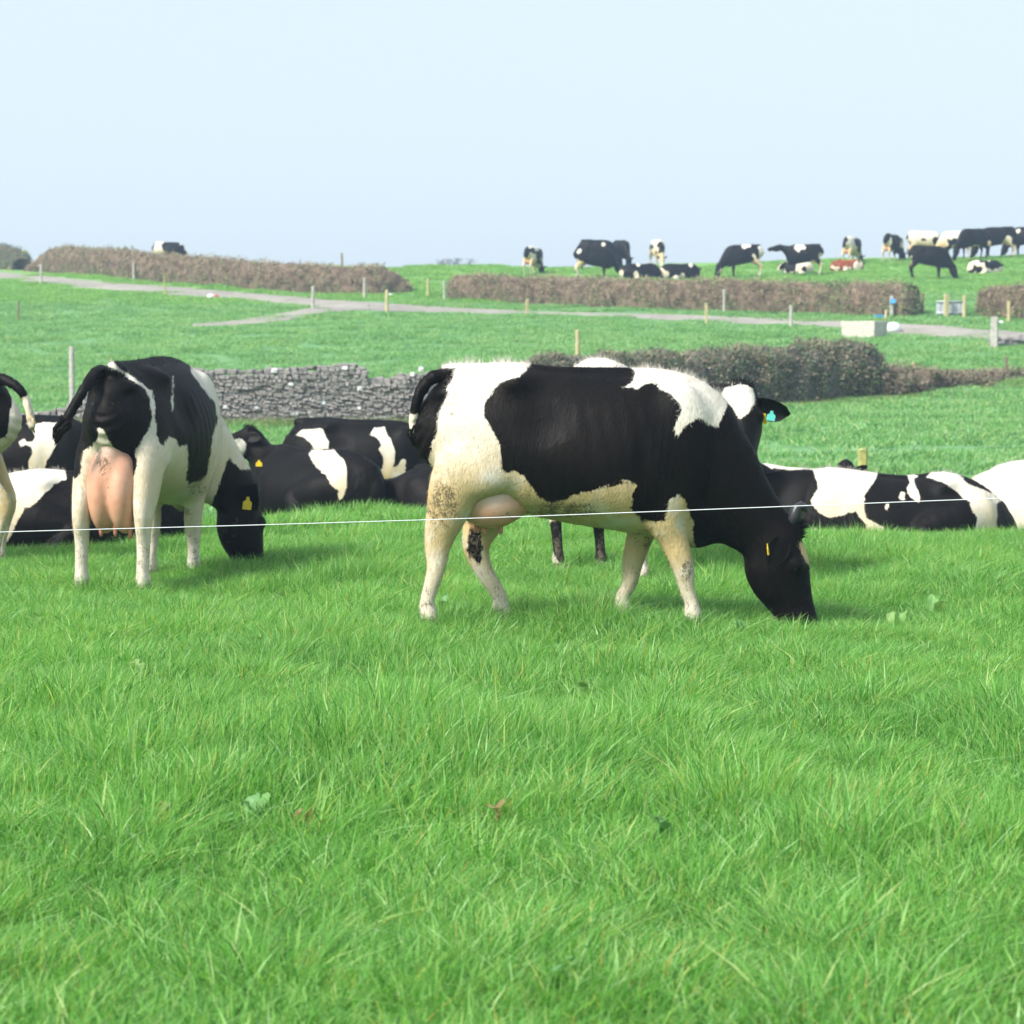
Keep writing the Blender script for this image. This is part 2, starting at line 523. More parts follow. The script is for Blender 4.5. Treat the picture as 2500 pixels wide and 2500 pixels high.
class Sculpt:
    def __init__(s, lo, hi, h):
        s.lo = np.array(lo, float)
        s.h = h
        s.n = np.ceil((np.array(hi) - s.lo) / h).astype(int) + 1
        s.f = np.full(s.n, .5)
        s.ax = [s.lo[i] + h * np.arange(s.n[i]) for i in range(3)]
    def _box(s, lo, hi):
        i0 = np.maximum(np.floor((np.array(lo) - s.lo) / s.h).astype(int), 0)
        i1 = np.minimum(np.ceil((np.array(hi) - s.lo) / s.h).astype(int) + 1, s.n)
        if (i1 <= i0).any(): return None
        sl = tuple(slice(a, b) for a, b in zip(i0, i1))
        return sl, s.ax[0][sl[0]][:, None, None], s.ax[1][sl[1]][None, :, None], s.ax[2][sl[2]][None, None, :]
    def _merge(s, g, k, sub=False):
        if sub:
            a, b = s.f, -g
            hh = np.clip(.5 - .5 * (a - b) / k, 0, 1)
            s.f = a + (b - a) * hh + k * hh * (1 - hh)
        else:
            a, b = s.f, g
            hh = np.clip(.5 + .5 * (a - b) / k, 0, 1)
            s.f = a + (b - a) * hh - k * hh * (1 - hh)
    def chain(s, st, k=.04, up=(0, 0, 1), n=5, taper=0.0, mg=.10):
        """st rows: x y z half_v half_u ; v follows the hint up"""
        D = catmull(st, n)
        D[:, 3:] = np.maximum(D[:, 3:], .008)
        g = np.full(s.n, .5)
        up = np.array(up, float)
        m = len(D) - 1
        for i in range(m):
            p0, p1 = D[i, :3], D[i + 1, :3]
            ta = D[min(i + 2, m), :3] - D[max(i - 1, 0), :3]
            t = ta / (np.linalg.norm(ta) + 1e-9)
            seg = p1 - p0
            L = float(seg @ t) + 1e-6
            v = up - (up @ t) * t
            v /= np.linalg.norm(v) + 1e-9
            u = np.cross(t, v)
            a0, a1, b0, b1 = D[i, 3], D[i + 1, 3], D[i, 4], D[i + 1, 4]
            am, bm = max(a0, a1), max(b0, b1)
            c0, c1 = (i == 0), (i == m - 1)
            wm = .05
            cap0 = (min(a0, b0) + mg) if c0 else wm
            cap1 = (min(a1, b1) + mg) if c1 else wm
            ext = np.abs(v) * (am + mg) + np.abs(u) * (bm + mg)
            lo = np.minimum(p0 - t * cap0, p1 + t * cap1) - ext
            hi = np.maximum(p0 - t * cap0, p1 + t * cap1) + ext
            r = s._box(lo, hi)
            if r is None: continue
            sl, X, Y, Z = r
            dx, dy, dz = X - p0[0], Y - p0[1], Z - p0[2]
            w = dx * t[0] + dy * t[1] + dz * t[2]
            tt = np.clip(w / L, 0, 1)
            ex, ey, ez = dx - seg[0] * tt, dy - seg[1] * tt, dz - seg[2] * tt
            A = a0 + (a1 - a0) * tt
            B = b0 + (b1 - b0) * tt
            vv = ex * v[0] + ey * v[1] + ez * v[2]
            uu = ex * u[0] + ey * u[1] + ez * u[2]
            wl = w - tt * L
            if taper: B = B * np.clip(1 - taper * vv / A, .4, 1.5)
            Mn = np.minimum(A, B)
            q2 = (vv / A) ** 2 + (uu / B) ** 2 + (wl / Mn) ** 2
            rr = np.sqrt(q2)
            gr = np.sqrt((vv / A ** 2) ** 2 + (uu / B ** 2) ** 2 + (wl / Mn ** 2) ** 2) + 1e-6
            f = rr * (rr - 1) / gr
            ok = (w > -cap0) & (w < L + cap1)
            g[sl] = np.where(ok, np.minimum(g[sl], f), g[sl])
        s._merge(g, k)
    def ball(s, c, r, k=.04, sub=False):
        c, r = np.array(c, float), np.array(r, float)
        q = s._box(c - r - .14, c + r + .14)
        if q is None: return
        sl, X, Y, Z = q
        x, y, z = X - c[0], Y - c[1], Z - c[2]
        rr = np.sqrt((x / r[0]) ** 2 + (y / r[1]) ** 2 + (z / r[2]) ** 2)
        gr = np.sqrt((x / r[0] ** 2) ** 2 + (y / r[1] ** 2) ** 2 + (z / r[2] ** 2) ** 2) + 1e-6
        g = np.full(s.n, .5)
        g[sl] = rr * (rr - 1) / gr
        s._merge(g, k, sub)
    def mesh(s):
        f, h = s.f, s.h
        S = f < 0
        nx, ny, nz = f.shape
        cnt = np.zeros((nx - 1, ny - 1, nz - 1), np.int8)
        for i in (0, 1):
            for j in (0, 1):
                for k in (0, 1):
                    cnt += S[i:nx - 1 + i, j:ny - 1 + j, k:nz - 1 + k]
        act = np.argwhere((cnt > 0) & (cnt < 8))
        acc = np.zeros((len(act), 3)); num = np.zeros(len(act))
        cor = [(i, j, k) for i in (0, 1) for j in (0, 1) for k in (0, 1)]
        for a in cor:
            for b in cor:
                if sum(b) - sum(a) == 1 and sum(abs(p - q) for p, q in zip(a, b)) == 1:
                    fa = f[act[:, 0] + a[0], act[:, 1] + a[1], act[:, 2] + a[2]]
                    fb = f[act[:, 0] + b[0], act[:, 1] + b[1], act[:, 2] + b[2]]
                    c = (fa < 0) != (fb < 0)
                    tt = np.where(c, fa / np.where(c, fa - fb, 1), 0)
                    pt = np.array(a)[None] + tt[:, None] * (np.array(b) - np.array(a))[None]
                    acc += pt * c[:, None]; num += c
        V = s.lo + h * (act + acc / num[:, None])
        idx = np.full(cnt.shape, -1, np.int64)
        idx[tuple(act.T)] = np.arange(len(act))
        Q = []
        for ax in range(3):
            a = [slice(None)] * 3; b = [slice(None)] * 3
            a[ax] = slice(0, -1); b[ax] = slice(1, None)
            d = S[tuple(a)].astype(np.int8) - S[tuple(b)].astype(np.int8)
            e = np.argwhere(d != 0)
            o1, o2 = (ax + 1) % 3, (ax + 2) % 3
            lim = cnt.shape
            e = e[(e[:, o1] > 0) & (e[:, o2] > 0) & (e[:, o1] < lim[o1]) & (e[:, o2] < lim[o2])]
            sg = d[tuple(e.T)]
            def cell(i, j):
                c = e.copy(); c[:, o1] += i; c[:, o2] += j
                return idx[tuple(c.T)]
            qd = np.stack([cell(-1, -1), cell(0, -1), cell(0, 0), cell(-1, 0)], 1)
            qd[sg < 0] = qd[sg < 0][:, ::-1]
            Q.append(qd)
        Q = np.concatenate(Q)
        Q = Q[(Q >= 0).all(1)]
        for _ in range(2):                                   # light relaxation
            A = np.zeros_like(V); N = np.zeros(len(V))
            for i in range(4):
                np.add.at(A, Q[:, i], V[Q[:, (i + 1) % 4]]); np.add.at(N, Q[:, i], 1)
                np.add.at(A, Q[:, i], V[Q[:, (i - 1) % 4]]); np.add.at(N, Q[:, i], 1)
            V = .55 * V + .45 * A / np.maximum(N, 1)[:, None]
        return V, Q

# ---- patterns in photograph pixels, read onto the skin as signed distances (metres)
def poly_sd(P, poly):
    poly = np.asarray(poly, float)
    d2 = np.full(len(P), 1e18)
    n = len(poly)
    for i in range(n):
        a, b = poly[i], poly[(i + 1) % n]
        e = b - a
        w = P - a
        tt = np.clip((w @ e) / (e @ e + 1e-9), 0, 1)
        r = w - tt[:, None] * e
        d2 = np.minimum(d2, (r * r).sum(1))
    d = np.sqrt(d2)
    return np.where(inside(poly, P[:, 0], P[:, 1]), d, -d)

def pattern(W, base, shapes, ppm):
    P = project(W)
    pat = np.full(len(W), .5 if base == 'b' else -.5)
    for c, kind, g in shapes:
        if kind == 'p':
            sd = poly_sd(P, g)
        else:
            cx, cy, rx, ry = g
            sd = (1 - np.sqrt(((P[:, 0] - cx) / rx) ** 2 + ((P[:, 1] - cy) / ry) ** 2)) * min(rx, ry)
        sd = np.clip(sd / ppm, -.5, .5)
        pat = np.maximum(pat, sd) if c == 'b' else np.minimum(pat, -sd)
    return pat

def conv(ox, oy, k):
    return lambda pts: [(ox + x * k, oy + y * k) for x, y in pts]
Z1 = conv(950, 820, .3934); Z2 = conv(1450, 850, .378); Z3 = conv(0, 820, .3623); Z4 = conv(500, 850, .3106)
Z5 = conv(1700, 850, .4141); Z6 = conv(0, 880, .2691); Z7 = conv(2100, 1050, .2070)

# ---- anatomy.  local frame: +x towards the head, +y left, z up, origin under the pin bones
TORSO = [(.100, 1.37, 1.08, .085), (.135, 1.437, .92, .165), (.24, 1.462, .83, .22), (.38, 1.465, .75, .262), (.52, 1.46, .69, .285), (.70, 1.445, .63, .315),
         (.92, 1.438, .585, .34), (1.12, 1.438, .555, .34), (1.30, 1.435, .52, .305), (1.44, 1.40, .50, .245), (1.56, 1.32, .54, .185)]
LYING = [(-.04, .50, .10, .12), (.06, .63, .0, .24), (.20, .70, -.05, .32), (.40, .745, -.08, .37), (.60, .735, -.08, .40), (.85, .725, -.08, .42), (1.10, .735, -.08, .41),
         (1.30, .765, -.06, .36), (1.44, .775, -.02, .29), (1.56, .74, .10, .22)]
HEAD = [(-.05, -.03, .065, .060), (.0, -.025, .105, .092), (.07, -.040, .140, .112), (.15, -.055, .163, .118), (.22, -.055, .155, .110), (.30, -.042, .130, .094), (.38, -.030, .108, .082),
        (.45, -.028, .106, .086), (.51, -.032, .102, .086), (.56, -.036, .080, .070)]

def ear_mesh(base, tip, nrm, W=.075, cup=.55):
    base, tip, nrm = Vector(base), Vector(tip), Vector(nrm)
    ax = tip - base
    side = ax.cross(nrm).normalized()
    nr = side.cross(ax).normalized()
    V, Fc = [], []
    ns, nt_ = 9, 7
    for lay in (0, 1):
        for i in range(ns):
            s = i / (ns - 1)
            w = W * (math.sin(math.pi * (s * .80 + .12)) ** .6) * (1 if s < .98 else .55)
            for j in range(nt_):
                q_ = -1 + 2 * j / (nt_ - 1)
                p = base + ax * (s - .06 * q_ * q_) + side * (q_ * w) + nr * (cup * w * q_ * q_ - .012 * s - (0.010 * (1 - .8 * abs(q_)) if lay else 0))
                V.append(p)
    m = ns * nt_
    for lay in (0, 1):
        for i in range(ns - 1):
            for j in range(nt_ - 1):
                a = lay * m + i * nt_ + j
                qd = (a, a + 1, a + nt_ + 1, a + nt_)
                Fc.append(qd if lay == 0 else qd[::-1])
    for i in range(ns - 1):
        for j in (0, nt_ - 1):
            a = i * nt_ + j
            Fc.append((a, a + nt_, m + a + nt_, m + a))
    for j in range(nt_ - 1):
        for i in (0, ns - 1):
            a = i * nt_ + j
            Fc.append((a, a + 1, m + a + 1, m + a))
    return mesh_from("ear", [tuple(v) for v in V], Fc)

def tag_mesh(c, down, face, w=.055, h=.07):
    """a flexible plate with a narrow neck at the top"""
    c, down, face = Vector(c), Vector(down).normalized(), Vector(face).normalized()
    side = down.cross(face).normalized()
    prof = [(-.16, 0), (.16, 0), (.2, .25), (.5, .42), (.5, 1), (-.5, 1), (-.5, .42), (-.2, .25)]
    V = []
    for k in (-1, 1):
        for a, b in prof:
            V.append(tuple(c + side * (a * w) + down * (b * h) + face * (k * .002)))
    n = len(prof)
    Fc = [tuple(range(n)), tuple(range(2 * n - 1, n - 1, -1))] + [(i, (i + 1) % n, n + (i + 1) % n, n + i) for i in range(n)]
    return mesh_from("ear_tag", V, [f[::-1] for f in Fc], False)

def blob_mesh(balls, h, k=.05):
    lo = np.min([np.array(c) - np.array(r) for c, r in balls], 0) - .03
    hi = np.max([np.array(c) + np.array(r) for c, r in balls], 0) + .03
    S = Sculpt(lo, hi, h)
    for c, r in balls: S.ball(c, r, k)
    return S.mesh()

def hair_mesh(P, N, Dv, ln, wd):
    """one thin tapering blade per hair"""
    side = np.cross(Dv, N)
    side /= np.linalg.norm(side, axis=1)[:, None] + 1e-9
    a = P - side * wd[:, None] / 2
    b = P + side * wd[:, None] / 2
    c = P + Dv * ln[:, None]
    V = np.stack([a, b, c], 1).reshape(-1, 3)
    Fc = np.arange(len(V)).reshape(-1, 3)
    me = mesh_from("coat_hair", V, Fc)
    return me

def make_cow(name, label, loc, rz, base, shapes, sc=1.0, pose='graze', torso=None, neck=None, head=None, legs=None, tail=None, udder=None,
             h=.016, detail=2, ppm=300.0, ears=True, ear_cfg=None, tags=(), dirt=(), stain=1.0, mat='cow', group=None, cat='cow', horn=False,
             extra=None, hair=9000, switch=None, blaze=None, tail_white=False, pinkf=None, tuft=None, hipz=0.0, lw=1.0, ribs=0.0, ear_mat=('ear', 'ear')):
    root = empty(name, loc, rz, sc)
    tag(root, label, cat, group)
    MW = Matrix.Translation(Vector(loc)) @ Matrix.Rotation(rz, 4, 'Z') @ Matrix.Scale(sc, 4)
    MWn = np.array(MW)
    MI = MW.inverted()
    lying = pose == 'lie'
    T = torso or (LYING if lying else TORSO)
    if neck is None:
        neck = {'graze': [(1.40, 0, .96, .40, .24), (1.585, 0, .83, .33, .185), (1.735, 0, .70, .235, .145), (1.86, 0, .585, .18, .118), (1.95, 0, .505, .155, .105)],
                'stand': [(1.38, 0, 1.00, .38, .24), (1.60, 0, 1.10, .29, .17), (1.78, 0, 1.23, .20, .13), (1.90, 0, 1.33, .155, .11), (1.97, 0, 1.37, .13, .10)],
                'low': [(1.40, 0, .98, .38, .24), (1.62, 0, .98, .28, .17), (1.82, 0, .98, .20, .13), (1.98, 0, .99, .155, .11), (2.06, 0, .99, .13, .10)],
                'lie': [(1.36, 0, .40, .36, .27), (1.56, 0, .52, .26, .18), (1.70, 0, .66, .18, .13), (1.80, 0, .78, .145, .11), (1.86, 0, .83, .125, .10)]}[pose]
    if head is None:
        head = {'graze': ((1.985, 0, .545), (.255, 0, -.97), 1.10), 'stand': ((1.96, 0, 1.42), (.80, 0, -.60), 1.0),
                'low': ((2.05, 0, 1.03), (.92, 0, -.38), 1.0), 'lie': ((1.85, 0, .90), (.88, 0, -.47), 1.0)}[pose]
    hp, hd, hs = Vector(head[0]), Vector(head[1]).normalized(), head[2]
    lat = Vector(head[3]) if len(head) > 3 else Vector((0, 1, 0))
    hu = lat.cross(hd).normalized() * -1                      # forehead normal
    if hu.z < 0 and abs(hd.z) < .8: hu = -hu
    hl = hu.cross(hd).normalized()
    hst = [tuple(hp + hd * (a * hs) + hu * (o * hs)) + (v * hs, u * hs) for a, o, v, u in HEAD]
    # limbs
    legs = dict(legs or {})
    def hind(sg, hoof=(.16, .17), hock=None, stf=None):
        hx, hy = hoof
        hk = hock or (hx - .085, .50)
        sx, sz = stf or (.42, .84)
        y = sg * hy
        return [(.30, sg * .13, 1.12, .16, .10), (.36, sg * .165, .97, .205, .115), (sx - .08, sg * .185, sz, .165, .10), ((sx + hk[0]) / 2 - .05, (sg * .185 + y) / 2, (sz + hk[1]) / 2 - .02, .115, .075),
                (hk[0] + .010, y, hk[1], .078, .050), (hk[0] + (hx - hk[0]) * .30 + .006, y, hk[1] * .70, .051, .039), (hx - .02, y, .18, .040, .036), (hx - .012, y, .11, .049, .044), (hx + .004, y, .06, .044, .040), (hx + .010, y, .02, .030, .028)]
    def fore(sg, hoof=(1.33, .14), knee=None, elbow=(1.30, .70)):
        hx, hy = hoof
        kn = knee or ((elbow[0] + hx) / 2 + .01, .40)
        y = sg * hy
        return [(1.44, sg * .15, 1.08, .12, .07), (1.40, sg * .175, .90, .150, .085), (elbow[0], sg * .165, elbow[1], .115, .080), ((elbow[0] + kn[0]) / 2, sg * (.08 + hy / 2), (elbow[1] + kn[1]) / 2, .078, .058),
                (kn[0], y, kn[1], .061, .053), (kn[0] + (hx - kn[0]) * .4, y, kn[1] * .65, .042, .038), (hx - .012, y, .17, .039, .035), (hx - .005, y, .11, .048, .044), (hx + .004, y, .06, .043, .040), (hx + .010, y, .02, .030, .028)]
    def thick(ch): return [(x, y, z, a * (1 + (lw - 1) * (z < .8)), u * (1 + (lw - 1) * (z < .8))) for x, y, z, a, u in ch]
    chains = []
    if lying:
        chains += [([(.22, .2, .35, .22, .16), (.45, .34, .30, .20, .14), (.72, .42, .22, .13, .10), (.60, .50, .10, .09, .07), (.35, .54, .05, .06, .05), (.55, .60, .02, .045, .04), (.70, .60, .01, .05, .045)], (0, 0, 1), .06),
                   ([(.22, -.2, .35, .22, .16), (.45, -.34, .30, .20, .14), (.72, -.42, .22, .13, .10), (.60, -.50, .10, .09, .07), (.35, -.54, .05, .06, .05), (.55, -.60, .02, .045, .04), (.70, -.60, .01, .05, .045)], (0, 0, 1), .06),
                   ([(1.35, .2, .40, .18, .10), (1.28, .28, .18, .11, .08), (1.50, .28, .08, .07, .06), (1.66, .27, .05, .055, .05), (1.48, .20, .03, .045, .04)], (0, 0, 1), .06),
                   ([(1.35, -.2, .40, .18, .10), (1.28, -.28, .18, .11, .08), (1.50, -.28, .08, .07, .06), (1.66, -.27, .05, .055, .05), (1.78, -.26, .03, .045, .04)], (0, 0, 1), .06)]
    else:
        for key, sg in (('hr', -1), ('hl', 1)):
            chains.append((thick(hind(sg, **legs.get(key, {}))), (1, 0, .05), .05))
        for key, sg in (('fr', -1), ('fl', 1)):
            chains.append((thick(fore(sg, **legs.get(key, {}))), (1, 0, .05), .05))
    allp = np.array([c[:3] for ch, _, _ in chains for c in ch] + [s_[:3] for s_ in hst] + [n_[:3] for n_ in neck])
    ymx = max(.46, np.abs(allp[:, 1]).max() + .16)
    lo = (min(-.22, allp[:, 0].min() - .2), -ymx, -.12 if not lying else -.16)
    hi = (max(1.8, allp[:, 0].max() + .2), ymx, max(1.62 if not lying else .95, allp[:, 2].max() + .2))
    S = Sculpt(lo, hi, h / sc)
    S.chain([(x, 0, (zt + zb) / 2, (zt - zb) / 2, w) for x, zt, zb, w in T], .03, taper=.10 if not lying else .22, n=4)
    S.chain(neck, .07, up=(.25, 0, 1) if pose == 'graze' else (-.5, 0, 1))
    S.chain(hst, .045, up=tuple(hu), n=4)
    for ch, up, k in chains:
        S.chain(ch, k, up=up, n=4)
    zs = (lambda z: z) if not lying else (lambda z: z * .50)
    tz = lambda x: float(np.interp(x, [a[0] for a in T], [a[1] for a in T]))
    if detail >= 1:
        for sg in (-1, 1):
            S.ball((1.42, sg * .17, tz(1.42) - .28), (.13, .09, .24 if not lying else .16), .08)   # shoulder
            if not lying:
                S.ball((.66, sg * .36, 1.20), (.13, .085, .13), .09, sub=True)            # hollow of the flank
                S.ball((1.22, sg * .395, .98), (.035, .06, .28), .07, sub=True)
            for e in (-1, 1):
                S.ball(hp + hd * (.17 * hs) + hl * (sg * .088 * hs) + hu * (.035 * hs), (.026, .026, .026), .04)   # brow
        S.ball((.52, 0, tz(.52) - .085 + hipz), (.10, .24 if not lying else .28, .055), .11)          # hook bones
        S.ball((.135 if not lying else .06, 0, tz(.15 if not lying else .06) - .125), (.07, .15 if not lying else .10, .06), .09)     # pin bones
        S.chain([(x, 0, tz(x) - .005, .022, .03) for x in (.17, .27, .5, .8, 1.1, 1.35, 1.48)], .05, n=3)   # spine
        S.ball((.16 if not lying else .03, 0, tz(.17 if not lying else .03) - .015), (.08, .05, .045), .05)                                              # tail head
        S.ball(hp + hd * (.0 * hs) + hu * (.06 * hs), (.06, .07, .05), .04)                                  # poll
        if not lying:
            S.ball((1.52, 0, .60), (.13, .10, .14), .08)                                                     # brisket
    if extra: extra(S)
    V, Q = S.mesh()
    if ribs:                                                 # faint ribs under the skin of the barrel
        m_ = sstep((V[:, 0] - .66) / .12) * sstep((1.34 - V[:, 0]) / .12) * sstep((V[:, 2] - .70) / .15) * sstep((1.34 - V[:, 2]) / .15)
        V[:, 1] += np.sign(V[:, 1]) * ribs * m_ * np.sin((V[:, 0] + .18 * V[:, 2]) * 2 * np.pi / .088)
    W = V @ MWn[:3, :3].T + MWn[:3, 3]
    pat = pattern(W, base, shapes, ppm)
    if not hair:                                             # ragged patch edges on the far animals
        pat = pat + .045 * (np.sin(9 * V[:, 0] + 8 * V[:, 2] + loc[0]) + np.sin(14 * V[:, 2] - 9 * V[:, 1] + loc[1]) + np.sin(19 * V[:, 0] - 6 * V[:, 2] + 2))
    P2 = project(W)
    dr = np.zeros(len(V))
    if not lying:
        dr = np.maximum(dr, .60 * np.clip((.66 - V[:, 2]) / .35, 0, 1))
        dr = np.maximum(dr, .95 * np.clip((.26 - V[:, 2]) / .18, 0, 1)) * (V[:, 0] < 1.68)
        dr = np.maximum(dr, .25 * np.clip((.85 - V[:, 2]) / .3, 0, 1))
    else:
        dr = np.maximum(dr, .3 * np.clip((.35 - V[:, 2]) / .3, 0, 1))
    for cx, cy, rx, ry, a in dirt:
        r2 = ((P2[:, 0] - cx) / rx) ** 2 + ((P2[:, 1] - cy) / ry) ** 2
        dr = np.maximum(dr, a * np.clip(1.4 * np.exp(-r2 * 1.4), 0, 1))
    sn = stain * np.clip(((1.22 if not lying else .70) - V[:, 2]) / .45, 0, 1) * np.clip((V[:, 2] - .05) / .4, 0.25, 1)
    pk = np.zeros(len(V))
    if pinkf is not None:
        for cx, cy, rx, ry, a in pinkf:
            pk = np.maximum(pk, a * np.exp(-1.6 * (((P2[:, 0] - cx) / rx) ** 2 + ((P2[:, 1] - cy) / ry) ** 2)))
    me = mesh_from("body", V, Q)
    for nme, vals in (("pat", pat), ("dirt", dr), ("stain", sn), ("pink", pk)):
        attr(me, nme, vals)
    body = link("body", me, M[mat], root)
    # --- small parts
    if detail >= 1:
        for sg in (-1, 1):
            ec = hp + hd * (.185 * hs) + hl * (sg * .099 * hs) + hu * (.024 * hs)
            S2 = bmesh.new()
            bmesh.ops.create_uvsphere(S2, u_segments=12, v_segments=8, radius=.019 * hs)
            bmesh.ops.translate(S2, verts=S2.verts, vec=ec)
            em = bpy.data.meshes.new("eye"); S2.to_mesh(em); S2.free()
            em.polygons.foreach_set("use_smooth", np.ones(len(em.polygons), bool))
            link("eye", em, M['eye'], root)
            nb = hp + hd * (.535 * hs) + hl * (sg * .045 * hs) + hu * (.012 * hs)
            S2 = bmesh.new()
            bmesh.ops.create_uvsphere(S2, u_segments=8, v_segments=6, radius=.016 * hs)
            bmesh.ops.translate(S2, verts=S2.verts, vec=nb)
            em = bpy.data.meshes.new("nostril"); S2.to_mesh(em); S2.free()
            link("nostril", em, M['nose'], root)
    if ears:
        for i, sg in enumerate((-1, 1)):
            cfg = (ear_cfg or {}).get('r' if sg < 0 else 'l', (.15, -.03, .17, .42))
            back, dn, out, face = cfg[:4]            # how far the tip lies back along the head, below the poll, out sideways, facing forward
            b0 = hp + hd * (.035 * hs) + hl * (sg * .088 * hs) + hu * (-.005 * hs)
            tp = b0 + hl * (sg * out * hs) - hd * (back * .4 * hs) + hu * (dn * hs)
            nv_ = cfg[5] if len(cfg) > 5 else None
            nrm_ = (hd * nv_[0] + hu * nv_[1] + hl * (sg * nv_[2])) if nv_ else (hd * face + hu * (1 - face) * .6 - Vector((0, 0, .2)))
            em = ear_mesh(b0, tp, nrm_, W=(cfg[4] if len(cfg) > 4 else .062) * hs)
            link("ear", em, M[ear_mat[0 if sg < 0 else 1]], root)
    for c, dn, fc, mt, w, hh in tags:
        lc = MI @ Vector(c)
        R3 = MI.to_3x3()
        link("ear_tag", tag_mesh(lc, R3 @ Vector(dn), R3 @ Vector(fc), w / sc, hh / sc), M[mt], root)
    if not lying and hair:
        for ch, _, _ in chains:
            hx, hy, _z = ch[-1][:3]
            HV, HQ = blob_mesh([((hx + .016, hy - .028, .032), (.064, .031, .052)), ((hx + .016, hy + .028, .032), (.064, .031, .052)), ((hx - .012, hy, .065), (.054, .054, .034))], .012, .012)
            link("hoof", mesh_from("hoof", HV, HQ), M['hoof'], root)
    if horn:
        mb = MB()
        b = hp + hu * (.05 * hs) - hl * (.03 * hs) - hd * (.015 * hs)
        pts = [b + hu * (a * hs) - hd * (bk * hs) - hl * (o * hs) for a, bk, o in ((0, 0, 0), (.04, .045, .01), (.06, .08, .012), (.085, .09, .01), (.10, .075, .005), (.105, .055, 0))]
        mb.tube(pts, [.032 * hs, .033 * hs, .031 * hs, .027 * hs, .02 * hs, .009 * hs], 10)
        mb.build("horn", M['horn'], root, True)
    if tail:
        pts = [tuple(p) for p in tail]
        D = catmull(pts, 5)
        mb = MB()
        mb.tube([d[:3] for d in D], [d[3] for d in D], 10)
        tm = mesh_from("tail", mb.V, mb.F)
        TV = np.array(mb.V)
        if detail >= 2:
            TV = TV + RNG.normal(0, .0035, TV.shape)
            tm.vertices.foreach_set("co", TV.ravel()); tm.update()
        TW = TV @ MWn[:3, :3].T + MWn[:3, 3]
        tp_ = pattern(TW, base, tail_white or shapes, ppm)
        attr(tm, "pat", tp_); attr(tm, "dirt", np.full(len(TV), .25)); attr(tm, "stain", np.full(len(TV), .3)); attr(tm, "pink", np.zeros(len(TV)))
        tl = link("tail", tm, M[mat], root)
        # brush of the tail: strands hanging from its tip
        if switch:
            e0, e1, r0, n_s, sp = switch            # start, end, spread, strands, dark(1)/light(0)
            mb = MB()
            rr = random.Random(5)
            for _ in range(n_s):
                a = Vector(e0) + Vector((rr.gauss(0, r0), rr.gauss(0, r0), rr.gauss(0, r0)))
                z_ = Vector(e1) + Vector((rr.gauss(0, r0 * .55), rr.gauss(0, r0 * .55), rr.gauss(0, r0 * 1.2)))
                md = a.lerp(z_, .5) + Vector((rr.gauss(0, r0), rr.gauss(0, r0), 0))
                mb.tube([a, md, z_], [.006, .007, .003], 4)
            sm = mesh_from("tail_brush", mb.V, mb.F)
            n_ = len(mb.V)
            attr(sm, "pat", np.full(n_, .4 if sp else -.4)); attr(sm, "dirt", np.full(n_, .35)); attr(sm, "stain", np.full(n_, .8)); attr(sm, "pink", np.zeros(n_))
            o_ = link("tail_brush", sm, M[mat], tl)
    if udder:
        balls, teats = udder['balls'], udder['teats']
        UV, UQ = blob_mesh(balls, .012 / sc, udder.get('k', .05))
        um = mesh_from("udder", UV, UQ)
        UW = UV @ MWn[:3, :3].T + MWn[:3, 3]
        UP = project(UW)
        pl = np.zeros(len(UV)); ud = np.zeros(len(UV))
        for cx, cy, rx, ry, a in udder.get('pale', ()):
            pl = np.maximum(pl, a * np.clip(1.3 * np.exp(-1.3 * (((UP[:, 0] - cx) / rx) ** 2 + ((UP[:, 1] - cy) / ry) ** 2)), 0, 1))
        for cx, cy, rx, ry, a in udder.get('dirt', ()):
            ud = np.maximum(ud, a * np.exp(-1.3 * (((UP[:, 0] - cx) / rx) ** 2 + ((UP[:, 1] - cy) / ry) ** 2)))
        attr(um, "pale", pl); attr(um, "dirt", ud)
        uo = link("udder", um, M['udder'], root)
        for tp in teats:
            mb = MB()
            x, y, z = tp[:3]
            L = tp[3] if len(tp) > 3 else .055
            mb.tube([(x, y, z + .03), (x, y, z), (x + .003, y, z - L * .6), (x + .004, y, z - L)], [.019, .016, .0135, .009], 9)
            mb.build("teat", M['teat'], uo, True)
    # --- coat: short lying hair and the longer hair of the ridge
    if hair:
        nv = np.empty(len(V) * 3, np.float32)
        me.vertices.foreach_get("normal", nv)
        N = nv.reshape(-1, 3).astype(float)
        pick = RNG.choice(len(V), min(hair, len(V)), replace=len(V) < hair)
        pick = pick[V[pick, 2] > .12]
        n_ = N[pick]
        fl = np.tile([-.55, 0, -.75], (len(pick), 1)) + RNG.normal(0, .28, (len(pick), 3))
        fl -= (fl * n_).sum(1)[:, None] * n_
        fl /= np.linalg.norm(fl, axis=1)[:, None] + 1e-9
        Dv = fl * .93 + n_ * RNG.uniform(.18, .42, len(pick))[:, None]
        ln = RNG.uniform(.016, .034, len(pick)) * np.where(pat[pick] < 0, 1.15, .85)
        wdt = RNG.uniform(.0022, .0042, len(pick))
        P = V[pick] - n_ * .002
        # ridge hair
        rid = np.where((N[:, 2] > .45) & (np.abs(V[:, 1]) < .10) & (V[:, 0] < 1.75) & (V[:, 0] > -.05) & (V[:, 2] > (.9 if not lying else .5)))[0]
